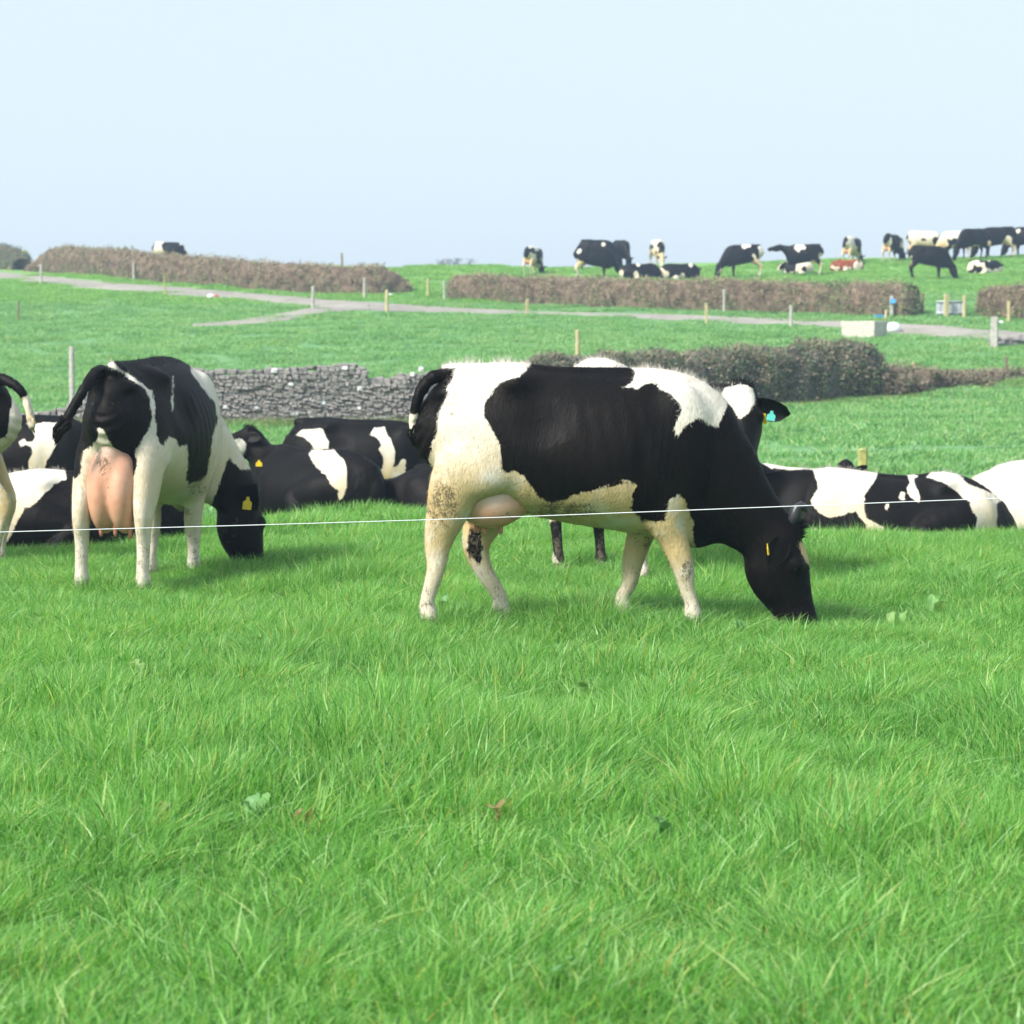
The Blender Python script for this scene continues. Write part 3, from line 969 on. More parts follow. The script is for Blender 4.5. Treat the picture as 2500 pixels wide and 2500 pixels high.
        if len(rid):
            nr = int(hair * .12)
            rp = RNG.choice(rid, nr)
            clump = np.sin(V[rp, 0] * 31) * .5 + np.sin(V[rp, 0] * 77 + 1) * .5
            wh = pat[rp] < 0
            ln2 = np.where(wh, RNG.uniform(.018, .058, nr), RNG.uniform(.008, .024, nr)) * (1 + .45 * clump)
            d2 = np.stack([-.35 + .5 * clump + RNG.normal(0, .5, nr), RNG.normal(0, .25, nr), np.full(nr, 1.0)], 1)
            d2 /= np.linalg.norm(d2, axis=1)[:, None]
            P = np.vstack([P, V[rp] - N[rp] * .002]); Dv = np.vstack([Dv, d2]); n_ = np.vstack([n_, N[rp]])
            ln = np.concatenate([ln, ln2]); wdt = np.concatenate([wdt, RNG.uniform(.0012, .0026, nr)]); pick = np.concatenate([pick, rp])
        if tuft:
            for (c, r0, cnt, l0, dirv, pv) in tuft:
                c = np.array(c)
                d_ = np.linalg.norm(V - c, axis=1)
                cd = np.where(d_ < r0)[0]
                if len(cd) == 0: continue
                rp = RNG.choice(cd, cnt)
                d2 = np.array(dirv)[None] + RNG.normal(0, .45, (cnt, 3))
                d2 /= np.linalg.norm(d2, axis=1)[:, None]
                P = np.vstack([P, V[rp]]); Dv = np.vstack([Dv, d2]); n_ = np.vstack([n_, N[rp]])
                ln = np.concatenate([ln, RNG.uniform(.4, 1, cnt) * l0]); wdt = np.concatenate([wdt, RNG.uniform(.003, .006, cnt)]); pick = np.concatenate([pick, rp])
        hm = hair_mesh(P, n_, Dv, ln / sc ** .5, wdt / sc ** .5)
        for nme, vals in (("pat", pat), ("dirt", dr), ("stain", sn), ("pink", pk)):
            attr(hm, nme, np.repeat(vals[pick], 3))
        nn = np.repeat(n_, 3, axis=0)
        hm.normals_split_custom_set_from_vertices(nn.tolist())
        tag(link("coat_hair", hm, M[mat], root), kind="stuff")
    return root, MI

def local(MI, P): return tuple(MI @ Vector(P))

def frame(loc, rz, sc=1.0):
    MW = Matrix.Translation(Vector(loc)) @ Matrix.Rotation(rz, 4, 'Z') @ Matrix.Scale(sc, 4)
    return MW, MW.inverted()

def tailpts(MI, sc, rows):
    """rows: px py depth radius"""
    return [tuple(MI @ at(a, b, d)) + (r / sc,) for a, b, d, r in rows]

# ================================================================== the herd by the wire
# -- the large grazing cow, broadside
L1 = (-.50, 14.0, gz(.4, 14.0))
MW, MI = frame(L1, 0)
b_rear = ('b', 'p', Z1([(150, 150), (285, 165), (330, 200), (405, 200), (402, 250), (372, 300), (348, 330), (360, 345), (330, 420), (312, 500), (290, 600), (265, 680), (254, 760), (260, 850), (240, 905), (215, 920), (150, 900), (60, 600), (60, 200)]))
b_main = ('b', 'p', Z1([(600, 400), (590, 450), (600, 520), (640, 600), (680, 660), (690, 740), (695, 830), (730, 860), (770, 830), (830, 870), (880, 930), (920, 990), (1000, 1025), (1080, 1020), (1200, 970), (1330, 940), (1420, 890), (1500, 905)])
          + Z2([(75, 900), (165, 845), (275, 885), (245, 960), (250, 1040), (310, 1120), (400, 1120), (455, 1115), (480, 1040), (490, 990), (540, 950), (600, 980), (620, 1060), (650, 1130), (640, 1200), (650, 1260), (690, 1330), (760, 1330), (850, 1400), (960, 1500), (1000, 1600), (1150, 1780), (1300, 2000), (1700, 2000), (1700, 200), (1100, 200), (930, 290), (862, 375),
                (830, 450), (800, 500), (740, 490), (680, 455), (620, 480), (580, 520), (545, 560), (520, 520), (555, 440), (555, 370), (500, 300), (430, 260), (400, 230), (330, 230), (280, 260), (180, 255), (255, 205), (275, 160), (220, 120), (100, 60), (-50, 20)])
          + Z1([(1000, 80), (880, 80), (880, 185), (850, 220), (790, 260), (690, 290), (640, 340)]))
w_blaze = ('w', 'p', Z2([(1312, 1240), (1345, 1252), (1395, 1295), (1412, 1350), (1406, 1425), (1365, 1380), (1328, 1310)]))
b_fleg = ('b', 'p', Z1([(500, 1190), (570, 1200), (580, 1330), (562, 1420), (530, 1390), (480, 1330), (488, 1250)]))
zz = lambda a, b, rx, ry, s: Z1([(a, b)])[0] + (rx * .3934, ry * .3934, s)
make_cow("grazing_cow", "large black and white cow grazing broadside behind the white wire, pale pink udder", L1, 0, 'w',
         [b_rear, b_main, w_blaze, b_fleg], h=.0125, detail=2, ppm=441., hair=42000, ribs=.0012,
         legs={'hr': dict(hoof=(.055, .155), hock=(.085, .50), stf=(.30, .86)), 'hl': dict(hoof=(.45, .15), hock=(.29, .46), stf=(.50, .80)),
               'fr': dict(hoof=(1.50, .14), knee=(1.44, .37), elbow=(1.34, .66)), 'fl': dict(hoof=(1.13, .14), knee=(1.18, .38), elbow=(1.26, .66))},
         tail=tailpts(MI, 1, [Z1([(350, 262)])[0] + (14.0, .038), Z1([(290, 252)])[0] + (13.98, .038), Z1([(232, 290)])[0] + (13.96, .035), Z1([(190, 360)])[0] + (13.95, .032), Z1([(164, 450)])[0] + (13.95, .026), Z1([(150, 540)])[0] + (13.95, .023), Z1([(152, 600)])[0] + (13.95, .019)]),
         tail_white=[('b', 'p', Z1([(0, 0), (500, 0), (500, 480), (0, 488)]))],
         switch=(local(MI, at(*Z1([(150, 585)])[0], 13.95)), local(MI, at(*Z1([(160, 650)])[0], 13.95)), .012, 46, 1),
         udder=dict(balls=[((.385, -.085, .735), (.20, .125, .16)), ((.36, .075, .735), (.19, .11, .155)), ((.52, 0, .72), (.14, .13, .075))], k=.06,
                    teats=[(.305, -.06, .60), (.29, .06, .60, .05), (.345, -.07, .595, .06), (.435, -.07, .60, .06)],
                    pale=[zz(650, 1000, 110, 90, .8)], dirt=[zz(720, 1110, 120, 50, .5)]),
         horn=True, ear_cfg={'r': (-.24, -.10, .035, 0, .060, (0, .25, 1)), 'l': (.10, -.04, .13, .4)},
         tags=[(tuple(at(*Z2([(1120, 1262)])[0], 13.80)), (.12, 0, -1), (.96, -.25, .1), 'tag_yellow', .045, .062)],
         dirt=[zz(330, 1050, 150, 200, 1.0), zz(330, 880, 140, 150, .6), zz(430, 480, 90, 80, .55), zz(1080, 1080, 300, 70, 1.1), zz(850, 1010, 90, 90, .6), zz(280, 500, 40, 130, .45), zz(930, 520, 70, 70, .40), zz(1320, 560, 60, 40, .38), zz(1110, 740, 40, 40, .38),
               zz(230, 1700, 70, 120, .75), zz(520, 1300, 60, 120, .9), zz(1480, 1730, 60, 140, .6)] + [Z2([(350, 1230)])[0] + (60, 50, .8), Z2([(600, 1430)])[0] + (22, 40, .95), Z2([(440, 820)])[0] + (12, 16, .5), Z2([(230, 1650)])[0] + (30, 50, .6), Z2([(640, 1700)])[0] + (40, 50, .7)],
         tuft=[((2.07, 0, .57), .07, 500, .055, (.6, -.1, .5), 1)])

# -- the cow seen from behind, big orange udder
RZ2 = math.radians(79)
L2 = tuple(at(262, 1440, 16.20)[:2]) + (gz(-2.6, 16.8),)
S2c = 1.03
MW, MI = frame(L2, RZ2, S2c)
bA = ('b', 'p', Z3([(300, 330), (470, 252), (540, 258), (600, 238), (615, 205), (700, 192), (760, 215), (830, 260), (900, 310), (975, 358), (1008, 420), (1020, 500), (1025, 600), (980, 670), (940, 730), (910, 780), (920, 860), (890, 965), (860, 930), (840, 860), (770, 760), (720, 680), (690, 630), (660, 620), (665, 680), (620, 740), (560, 770), (545, 850), (550, 930), (515, 965), (480, 940), (460, 820), (440, 750), (415, 650), (300, 540)]))
bB = ('b', 'p', Z3([(765, 130), (900, 60), (1040, 0), (1180, 60), (1270, 160), (1300, 270), (1380, 360), (1450, 450), (1475, 560), (1440, 650), (1420, 740), (1405, 850), (1395, 930), (1340, 980), (1270, 1000), (1255, 960), (1270, 860), (1275, 790), (1250, 740), (1215, 750), (1180, 700), (1140, 680), (1100, 740), (1075, 720), (1050, 650), (1047, 560), (1038, 450), (1022, 368), (960, 318), (880, 270), (820, 230), (770, 190)]))
bH = ('b', 'p', Z3([(1545, 820), (1620, 900), (1900, 900), (2000, 1800), (1440, 1800), (1400, 1250), (1420, 1150), (1455, 1050), (1505, 920)]))
wS = ('w', 'p', Z3([(1166, 270), (1170, 400), (1160, 505), (1155, 430)]))
bF = ('b', 'p', Z3([(1290, 1390), (1335, 1400), (1335, 1620), (1300, 1640), (1290, 1500)]))
zz3 = lambda a, b, rx, ry, s: Z3([(a, b)])[0] + (rx * .3623, ry * .3623, s)
T2 = [(x, zt + {0.70: .03, .92: .05, 1.12: .055, 1.30: .05, 1.44: .03}.get(x, 0), zb, w) for x, zt, zb, w in TORSO]
make_cow("grazing_cow", "black and white cow seen from behind with a long orange udder, tail swung aside", L2, RZ2, 'w', [bA, bB, bH, wS], sc=S2c, torso=T2, h=.0135, ppm=372., hair=30000, lw=1.10, ribs=.0022,
         neck=[(1.40, -.02, .97, .40, .24), (1.56, -.09, .85, .34, .18), (1.69, -.18, .73, .25, .14), (1.79, -.26, .61, .20, .118), (1.84, -.31, .53, .165, .105)],
         head=((1.85, -.31, .545), (.18, -.10, -.97), 1.14, (.45, .90, 0)),
         legs={'hr': dict(hoof=(.10, .205), hock=(.09, .50), stf=(.34, .86)), 'hl': dict(hoof=(.09, .195), hock=(.07, .50), stf=(.34, .86)), 'fr': dict(hoof=(1.36, .12)), 'fl': dict(hoof=(1.26, .15))},
         tail=tailpts(MI, S2c, [Z3([(685, 232)])[0] + (16.44, .040), Z3([(640, 258)])[0] + (16.30, .040), Z3([(580, 340)])[0] + (16.17, .036), Z3([(520, 440)])[0] + (16.13, .032), Z3([(455, 550)])[0] + (16.11, .031), Z3([(400, 630)])[0] + (16.09, .030), Z3([(372, 678)])[0] + (16.08, .022)]),
         switch=(local(MI, at(*Z3([(450, 560)])[0], 16.10)), local(MI, at(*Z3([(372, 690)])[0], 16.08)), .015, 110, 1), stain=.55, tail_white=[('b', 'p', [(0, 0), (900, 0), (900, 1500), (0, 1500)])],
         udder=dict(balls=[((.165, -.066, .665), (.185, .104, .265)), ((.165, .066, .665), (.185, .104, .265)), ((.15, 0, .83), (.155, .095, .25)), ((.115, 0, 1.02), (.11, .06, .24)), ((.42, 0, .68), (.16, .13, .16))], k=.035,
                    teats=[(.13, -.105, .445, .075), (.10, -.02, .445, .06), (.10, .075, .45, .065), (.30, .06, .46, .06)],
                    dirt=[zz3(700, 860, 70, 130, .8), zz3(730, 1000, 90, 160, .35)], pale=[zz3(700, 760, 90, 70, .7)]),
         ear_cfg={'r': (.32, -.06, .10, -.3, .080, (-.2, -1, .2)), 'l': (.1, 0, .14, .4)},
         tags=[(tuple(at(*Z3([(1672, 1085)])[0], 17.80)), (-.12, 0, -1), (.25, -1, .1), 'tag_yellow', .062, .09)],
         dirt=[zz3(640, 420, 60, 90, .45), zz3(820, 480, 120, 130, .40), zz3(440, 460, 60, 60, .38), zz3(1330, 1020, 110, 80, .9), zz3(1200, 1180, 140, 50, 1.0), zz3(970, 1420, 40, 80, .7), zz3(550, 1400, 40, 60, .6), zz3(1060, 760, 60, 40, .6), zz3(1310, 1520, 40, 130, .9), zz3(590, 1640, 40, 60, .7)])

# -- the cow cut by the frame, only its hindquarters and lifted tail in view
RZ3 = math.radians(168)
L3 = tuple(at(36, 1380, 18.4)[:2]) + (gz(-3.7, 18.4),)
MW, MI = frame(L3, RZ3)
make_cow("standing_cow", "black and white cow cut off at the hindquarters, tail lifted in an arc", L3, RZ3, 'w',
         [('b', 'p', Z6([(-900, 0), (60, 0), (110, 350), (80, 560), (50, 700), (-20, 720), (-900, 900)]))], h=.018, ppm=336., hair=9000, pose='stand',
         legs={'hl': dict(hoof=(.10, .16)), 'hr': dict(hoof=(.20, .16))},
         tail=tailpts(MI, 1, [(-12, 925, 18.4, .045), (18, 930, 18.35, .040), (42, 945, 18.3, .036), (60, 968, 18.3, .030), (72, 1005, 18.3, .027), (79, 1045, 18.3, .023)]),
         tail_white=[('b', 'p', Z6([(-300, 100), (230, 100), (250, 300), (185, 340), (-300, 340)]))],
         switch=(local(MI, at(72, 1010, 18.3)), local(MI, at(81, 1050, 18.3)), .010, 30, 0))

# -- lying cow partly hidden by the cow with the orange udder
def lie(label, px, Y, rz, base, shapes, sc=1.0, name="lying_cow", **kw):
    x = at(px, 1200, Y).x
    return make_cow(name, label, (x, Y, gz(x, Y) - .02), rz, base, shapes, sc=sc, pose='lie', ppm=F / Y, group=kw.pop('group', None), **kw)

lie("lying cow with a white tufted rump and black flank, half hidden by a standing cow", -40, 20.2, math.radians(12), 'b',
    [('w', 'p', Z6([(-300, 990), (30, 1000), (110, 965), (230, 985), (400, 975), (480, 950), (570, 900), (600, 1080), (540, 1100), (480, 1130), (400, 1200), (330, 1290), (280, 1340), (220, 1340), (150, 1480), (120, 1560), (60, 1640), (-300, 1640)]))],
    sc=.92, h=.018, hair=12000)
x4 = at(-150, 1200, 27.5).x
make_cow("standing_cow", "black cow with a broad white shoulder patch standing beyond the tufted white rump", (x4, 27.5, gz(x4, 27.5)), 0, 'b',
         [('w', 'p', Z6([(170, 735), (215, 715), (250, 740), (300, 740), (315, 690), (300, 640), (240, 570), (540, 560), (525, 640), (480, 700), (515, 740), (470, 840), (430, 900), (395, 1010), (260, 1010), (255, 920), (290, 850), (285, 790), (240, 765), (195, 780)]))],
         h=.024, detail=1, ppm=225., hair=5000, pose='graze')
# -- black lying cow facing left, white patch on its quarter
x5 = at(908, 1200, 25.0).x
MW, MI = frame((x5, 25.0, gz(x5, 25.0) - .02), math.radians(138), .95)
lie("black lying cow with a white face and white hip patch, yellow ear tag", 908, 25.0, math.radians(138), 'b',
    [('w', 'p', Z4([(815, 830), (850, 800), (1010, 800), (1100, 880), (1115, 980), (1115, 1100), (1080, 1180), (1055, 1218), (1050, 1120), (990, 1070), (960, 1010), (900, 960), (850, 900)])),
     ('w', 'p', Z4([(180, 760), (270, 700), (320, 730), (330, 780), (300, 850), (250, 920), (180, 920)]))], sc=.95, h=.018, hair=14000,
    head=((1.80, .06, .88), (.55, .62, -.38), .95, (-.7, .6, 0)), ear_cfg={'l': (.3, -.06, .15, .3)},
    tags=[(tuple(at(*Z4([(425, 880)])[0], 23.9)), (0, 0, -1), (.1, -1, 0), 'tag_yellow', .06, .06)],
    tuft=[((1.79, .06, .95), .08, 200, .05, (0, 0, 1), 1)])
# -- banded cow standing in the hollow
x6 = at(700, 1200, 30.0).x
MW6, MI6 = frame((x6, 30.0, gz(x6, 30.0)), math.radians(-4))
make_cow("grazing_cow", "black cow with two white vertical bands, standing in the hollow below the stone wall", (x6, 30.0, gz(x6, 30.0)), math.radians(-4), 'b',
         [('w', 'p', Z4([(700, 690), (760, 640), (930, 630), (950, 690), (972, 740), (965, 850), (900, 880), (860, 790), (820, 730), (760, 690)])),
          ('w', 'p', Z4([(1300, 680), (1330, 620), (1410, 620), (1440, 690), (1470, 730), (1495, 820), (1485, 940), (1520, 920), (1555, 870), (1578, 880), (1570, 1000), (1340, 1040), (1340, 980), (1400, 950), (1405, 850), (1370, 800), (1390, 760), (1350, 700)])),
          ('w', 'p', Z4([(1220, 1035), (1270, 970), (1280, 985), (1240, 1050)]))],
         h=.020, ppm=206., hair=9000, pose='graze',
         tail=tailpts(MI6, 1, [Z4([(720, 670)])[0] + (30.0, .04), Z4([(665, 700)])[0] + (29.95, .038), Z4([(630, 770)])[0] + (29.95, .032), Z4([(605, 860)])[0] + (29.95, .025), Z4([(600, 960)])[0] + (29.95, .02)]))
# -- plain black lying cow
lie("plain black lying cow beside the broadside cow's hind leg", 1345, 25.0, math.radians(170), 'b', [], sc=.92, h=.020, hair=7000,
    neck=[(1.36, 0, .40, .34, .25), (1.56, 0, .44, .24, .17), (1.72, 0, .46, .17, .13), (1.83, 0, .46, .14, .11), (1.90, 0, .45, .125, .10)], head=((1.90, 0, .50), (.9, 0, -.42), .95))
# -- cow behind the broadside cow, head raised towards the camera
RZ8 = math.radians(-64)
L8 = tuple(at(1392, 1400, 18.1)[:2]) + (gz(.4, 17.8),)
S8 = 1.0
MW, MI = frame(L8, RZ8, S8)
hp8 = MI @ at(1812, 968, 16.75)
fw8 = MI.to_3x3() @ Vector((-.04, -.64, -.77))
lt8 = MI.to_3x3() @ Vector((1.0, -.04, -.05))
nk = [(1.34, 0, 1.02, .36, .24)]
for s_, vr, ur in ((.45, .27, .17), (.75, .19, .13), (.95, .14, .11)):
    a = Vector((1.40, 0, 1.05)).lerp(hp8, s_)
    nk.append((a.x, a.y, a.z - .03, vr, ur))
make_cow("standing_cow", "white backed cow standing behind the broadside cow, white blaze, yellow and teal ear tags", L8, RZ8, 'w',
         [('b', 'p', [(1700, 900), (1990, 900), (1990, 1300), (1640, 1300), (1640, 1010)]),
          ('w', 'p', Z5([(140, 275), (170, 235), (250, 215), (330, 235), (345, 330), (300, 392), (252, 418), (222, 360)])),
          ('b', 'p', [(1340, 1270), (1405, 1270), (1400, 1370), (1372, 1385), (1345, 1340)]), ('b', 'p', [(1440, 1270), (1510, 1270), (1508, 1370), (1490, 1415), (1450, 1400)])],
         sc=S8, h=.016, ppm=352., hair=16000, pose='stand', neck=nk, head=(tuple(hp8), tuple(fw8), 1.15, tuple(lt8)),
         torso=[(x, zt + (.045 if .15 < x < .6 else -.03), zb, w) for x, zt, zb, w in TORSO],
         ear_cfg={'l': (-.12, -.05, .19, .62, .072, (1, .35, 0)), 'r': (-.12, -.05, .19, .62, .072, (1, .35, 0))},
         tags=[(tuple(at(*Z5([(402, 385)])[0], 16.60)), (-.25, 0, -1), (.1, -1, .1), 'tag_yellow', .06, .065), (tuple(at(*Z5([(446, 370)])[0], 16.55)), (-.15, 0, -1), (.1, -1, .1), 'tag_teal', .055, .065)],
         dirt=[(1375, 1340, 40, 70, .9), (1480, 1340, 40, 70, .9)],
         tuft=[(tuple(hp8 + Vector((0, 0, .05))), .10, 260, .045, (0, 0, 1), 1)])
# -- lying cow broadside on the right, facing left
lie("broadside lying cow with a broad cream girth band and white rump", 2440, 24.6, math.radians(181), 'b',
    [('w', 'p', Z5([(690, 715), (730, 660), (870, 640), (1080, 680), (1060, 760), (990, 880), (990, 960), (1000, 1000), (1050, 1030), (1105, 1050), (1100, 1160), (1010, 1130), (1000, 1040), (940, 965), (880, 975), (790, 1005), (720, 970), (670, 900), (720, 830), (700, 760)])),
     ('w', 'p', Z5([(300, 600), (480, 600), (600, 640), (720, 690), (690, 712), (600, 715), (440, 712), (400, 680), (330, 660)])),
     ('w', 'p', Z7([(545, 520), (600, 520), (680, 545), (635, 570), (650, 640), (680, 720), (705, 780), (690, 850), (640, 830), (560, 745), (560, 680), (590, 620)])),
     ('w', 'p', Z7([(445, 790), (480, 730), (520, 730), (528, 820), (490, 835)])), ('w', 'p', Z7([(285, 910), (310, 870), (340, 872), (310, 940)])),
     ('w', 'p', Z7([(780, 560), (830, 500), (1080, 480), (1180, 540), (1250, 620), (1500, 720), (1720, 790), (1610, 870), (1620, 960), (1600, 1220), (1350, 1220), (1385, 1030), (1310, 960), (1290, 860), (1180, 760), (1000, 630), (900, 590)])),
     ('w', 'p', Z5([(670, 1110), (700, 1060), (740, 1100), (740, 1140), (670, 1140)]))],
    sc=1.13, h=.016, hair=18000, stain=.9,
    torso=[(-.06, .36, .05, .10), (.03, .46, .0, .20), (.14, .56, -.05, .29), (.30, .67, -.08, .34), (.46, .72, -.08, .38), (.62, .70, -.08, .40), (.85, .69, -.08, .42), (1.10, .715, -.08, .42), (1.35, .75, -.08, .38), (1.55, .76, -.06, .34), (1.72, .74, .05, .27)],
    neck=[(1.55, 0, .42, .34, .26), (1.75, 0, .52, .27, .19), (1.90, .02, .60, .20, .14), (2.02, .05, .66, .16, .115), (2.09, .06, .68, .14, .105)], head=((2.09, .06, .72), (.80, .35, -.50), 1.0),
    tags=[(tuple(at(*Z5([(412, 708)])[0], 24.55)), (-.10, 0, -1), (.45, -1, 0), 'tag_yellow', .045, .125)], ear_cfg={'l': (.42, -.05, .06, .2), 'r': (.3, 0, .12, .3)})
# -- lying cow behind it, ears up beside the post
lie("black lying cow with a white saddle mark, ears up in front of the short post", 2318, 29.2, math.radians(176), 'b',
    [('w', 'p', Z7([(480, 500), (560, 400), (590, 340), (740, 340), (720, 385), (640, 440), (560, 470)]))], sc=1.13, h=.022, detail=1, hair=6000,
    neck=[(.95, 0, .42, .30, .25), (1.02, 0, .60, .20, .17), (1.06, .01, .74, .15, .12), (1.06, .02, .80, .12, .10)],
    torso=LYING[:7], head=((1.06, .02, .86), (-.05, .70, -.72), .95, (1, 0, 0)), ear_cfg={'l': (.05, .03, .15, .5, .055), 'r': (.05, .03, .15, .5, .055)})
# -- pale lying cow at the edge
lie("cream white lying cow cut by the frame, pink streaked rump", 2385, 26.2, math.radians(-8), 'w', [], sc=1.30, h=.020, hair=9000, stain=.5,
    pinkf=[Z7([(1290, 600)])[0] + (18, 7, .8), Z7([(1345, 670)])[0] + (7, 9, .8), Z7([(1520, 650)])[0] + (6, 10, .6), Z7([(1400, 560)])[0] + (25, 5, .5)])

# ================================================================== the herd on the ridge
def far_cow(label, px, py, head_deg, base, shapes, pose='graze', sc=1.0, Y=None, name=None, rump=True, **kw):
    """px,py: pixel under the cow's middle on the ground"""
    g = on_ground(px, py, Y or 131.0)
    if Y:
        x = at(px, py, Y).x
        g = Vector((x, Y, gz(x, Y)))
    a = math.radians(head_deg)
    mid = .78 * sc
    loc = (g.x - math.cos(a) * mid, g.y - math.sin(a) * mid)
    loc = loc + (gz(*loc) - (.03 if pose == 'lie' else .0),)
    nm = name or {'graze': 'grazing_cow', 'stand': 'standing_cow', 'low': 'standing_cow', 'lie': 'lying_cow'}[pose]
    if pose == 'lie':
        kw.setdefault('neck', [(1.36, 0, .40, .34, .26), (1.54, .05, .46, .25, .18), (1.66, .14, .50, .17, .13), (1.72, .24, .50, .14, .11)])
        kw.setdefault('head', ((1.72, .26, .54), (.30, .75, -.55), .95, (-.9, .3, 0)))
    return make_cow(nm, label, loc, a, base, shapes, sc=sc, pose=pose, h=.034, detail=1 if pose != 'lie' else 0, ppm=F / g.y, hair=0, group="herd grazing on the ridge", **kw)

def E(c, cx, cy, rx, ry): return (c, 'e', (cx, cy, rx, ry))
UD = dict(balls=[((.36, -.07, .72), (.18, .10, .15)), ((.36, .07, .72), (.18, .10, .15))], teats=[], k=.05)

far_cow("black and white cow showing above the far hedge beside the lone post", 408, 655, 0, 'w', [E('b', 370, 592, 8, 18), E('b', 418, 602, 22, 26), E('b', 443, 612, 12, 16), E('b', 460, 660, 30, 30)], 'graze', 1.0, Y=139)
far_cow("grey flecked cow grazing alone at the end of the ridge herd, seen from behind", 1300, 673, 68, 'w', [E('b', 1283, 616, 10, 12), E('b', 1318, 622, 8, 22), E('b', 1322, 655, 8, 14), E('b', 1300, 612, 7, 7)], 'graze', 1.0, udder=UD)
far_cow("solid black cow with a pink udder standing broadside just behind the hedge", 1445, 683, 4, 'b', [E('w', 1412, 615, 6, 5), E('w', 1412, 655, 12, 16)], 'low', 1.04, udder=UD,
        neck=[(1.40, 0, .95, .38, .24), (1.60, 0, .85, .29, .18), (1.75, 0, .74, .21, .14), (1.86, .1, .66, .17, .12), (1.90, .15, .62, .15, .11)], head=((1.88, .16, .66), (.5, .5, -.7), 1.0, (-.7, .7, 0)))
far_cow("black cow with a white cheek standing directly behind the solid black one", 1452, 660, -4, 'b', [E('w', 1420, 612, 7, 6), E('w', 1432, 615, 4, 6), E('w', 1478, 597, 8, 4)], 'graze', 1.02, Y=127)
far_cow("dark cow turned end on with a white muzzle patch, head down", 1513, 650, -70, 'b', [E('w', 1500, 622, 5, 5), E('w', 1523, 640, 5, 5)], 'graze', 1.0, Y=127.5)
far_cow("cream white cow turned end on with one dark shoulder patch", 1603, 650, -80, 'w', [E('b', 1613, 606, 10, 13), E('b', 1588, 606, 4, 12)], 'graze', .98, Y=127, stain=1.0)
far_cow("lying black cow with a narrow white shoulder band, below the cream cow", 1560, 681, 14, 'b', [E('w', 1552, 662, 4, 16), E('w', 1513, 672, 12, 12), E('w', 1557, 646, 6, 5)], 'lie', 1.02)
far_cow("lying black cow with white shoulder tufts behind the hedge, head turned away", 1655, 681, 10, 'b', [E('w', 1617, 670, 12, 13), E('w', 1660, 676, 10, 6), E('w', 1690, 646, 8, 4)], 'lie', 1.02)
far_cow("black cow with white loin and hind legs grazing with a white blaze", 1820, 679, 182, 'b', [E('w', 1868, 612, 13, 22), E('w', 1858, 650, 24, 26), E('w', 1820, 601, 8, 5), E('w', 1836, 655, 7, 20), E('w', 1806, 660, 5, 12), E('w', 1760, 663, 5, 6)], 'graze', 1.04, udder=UD)
far_cow("black cow with a white wither patch stretching its neck towards the next cow", 1968, 674, 176, 'b', [E('w', 1953, 606, 14, 10), E('w', 2010, 645, 12, 28), E('w', 1995, 655, 10, 8)], 'low', 1.0,
        neck=[(1.38, 0, 1.02, .38, .24), (1.60, 0, 1.14, .27, .16), (1.80, 0, 1.24, .18, .13), (1.94, 0, 1.30, .14, .11), (2.02, 0, 1.33, .125, .10)], head=((2.00, 0, 1.36), (.97, 0, -.20), 1.0), udder=UD)
far_cow("lying dark and cream cow in front of the neck stretching cow", 1948, 668, 170, 'w', [E('b', 1922, 651, 16, 12), E('b', 1965, 655, 6, 6)], 'lie', .82)
far_cow("dark cow with a broad white girth seen from behind above the red cow", 2078, 640, 60, 'w', [E('b', 2056, 588, 10, 20), E('b', 2098, 590, 12, 22), E('b', 2106, 625, 6, 16)], 'graze', 1.0, Y=127.5, udder=UD)
far_cow("red and white cow lying on the ridge", 2065, 662, 8, 'b', [E('w', 2042, 656, 9, 5), E('w', 2070, 655, 10, 4), E('w', 2093, 648, 12, 14)], 'lie', .86, mat='cow_red')
far_cow("dark rumped cow seen from behind, grazing with white hind legs", 2178, 638, 55, 'w', [E('b', 2162, 577, 14, 14), E('b', 2188, 595, 12, 30), E('b', 2200, 620, 10, 16)], 'graze', 1.0, Y=128, udder=UD)
far_cow("pale dirty white cow standing behind the all dark grazing cow", 2252, 636, 6, 'w', [E('b', 2289, 596, 10, 22), E('b', 2258, 580, 4, 12), E('b', 2212, 575, 5, 8)], 'graze', 1.02, Y=129, stain=1.0)
far_cow("all dark cow grazing broadside near the ridge gateway", 2262, 681, 2, 'b', [E('w', 2221, 632, 6, 9)], 'graze', 1.02)
far_cow("white cow with dark cheek patch grazing beside the dark pair", 2340, 632, 165, 'w', [E('b', 2325, 592, 14, 8), E('b', 2312, 606, 6, 8)], 'graze', .98, Y=128.5)
far_cow("dark cow with white hind legs grazing end on in the ridge group", 2378, 632, 215, 'b', [E('w', 2368, 622, 10, 18), E('w', 2382, 610, 9, 14)], 'graze', 1.02, Y=125)
far_cow("black cow with a full pink udder grazing broadside on the ridge", 2440, 627, 180, 'b', [E('w', 2463, 600, 14, 22), E('w', 2418, 594, 5, 5), E('w', 2480, 618, 8, 20)], 'graze', 1.04, Y=126.5, udder=UD)
far_cow("black cow at the far end of the ridge group, cut by the frame", 2512, 630, 160, 'b', [E('w', 2484, 570, 3, 8), E('w', 2495, 615, 8, 8)], 'graze', 1.02, Y=128)
far_cow("white and black cow lying apart on the ridge below the dark pair", 2402, 668, 12, 'w', [E('b', 2382, 660, 16, 7), E('b', 2426, 645, 20, 14), E('b', 2398, 638, 8, 3)], 'lie', .90)

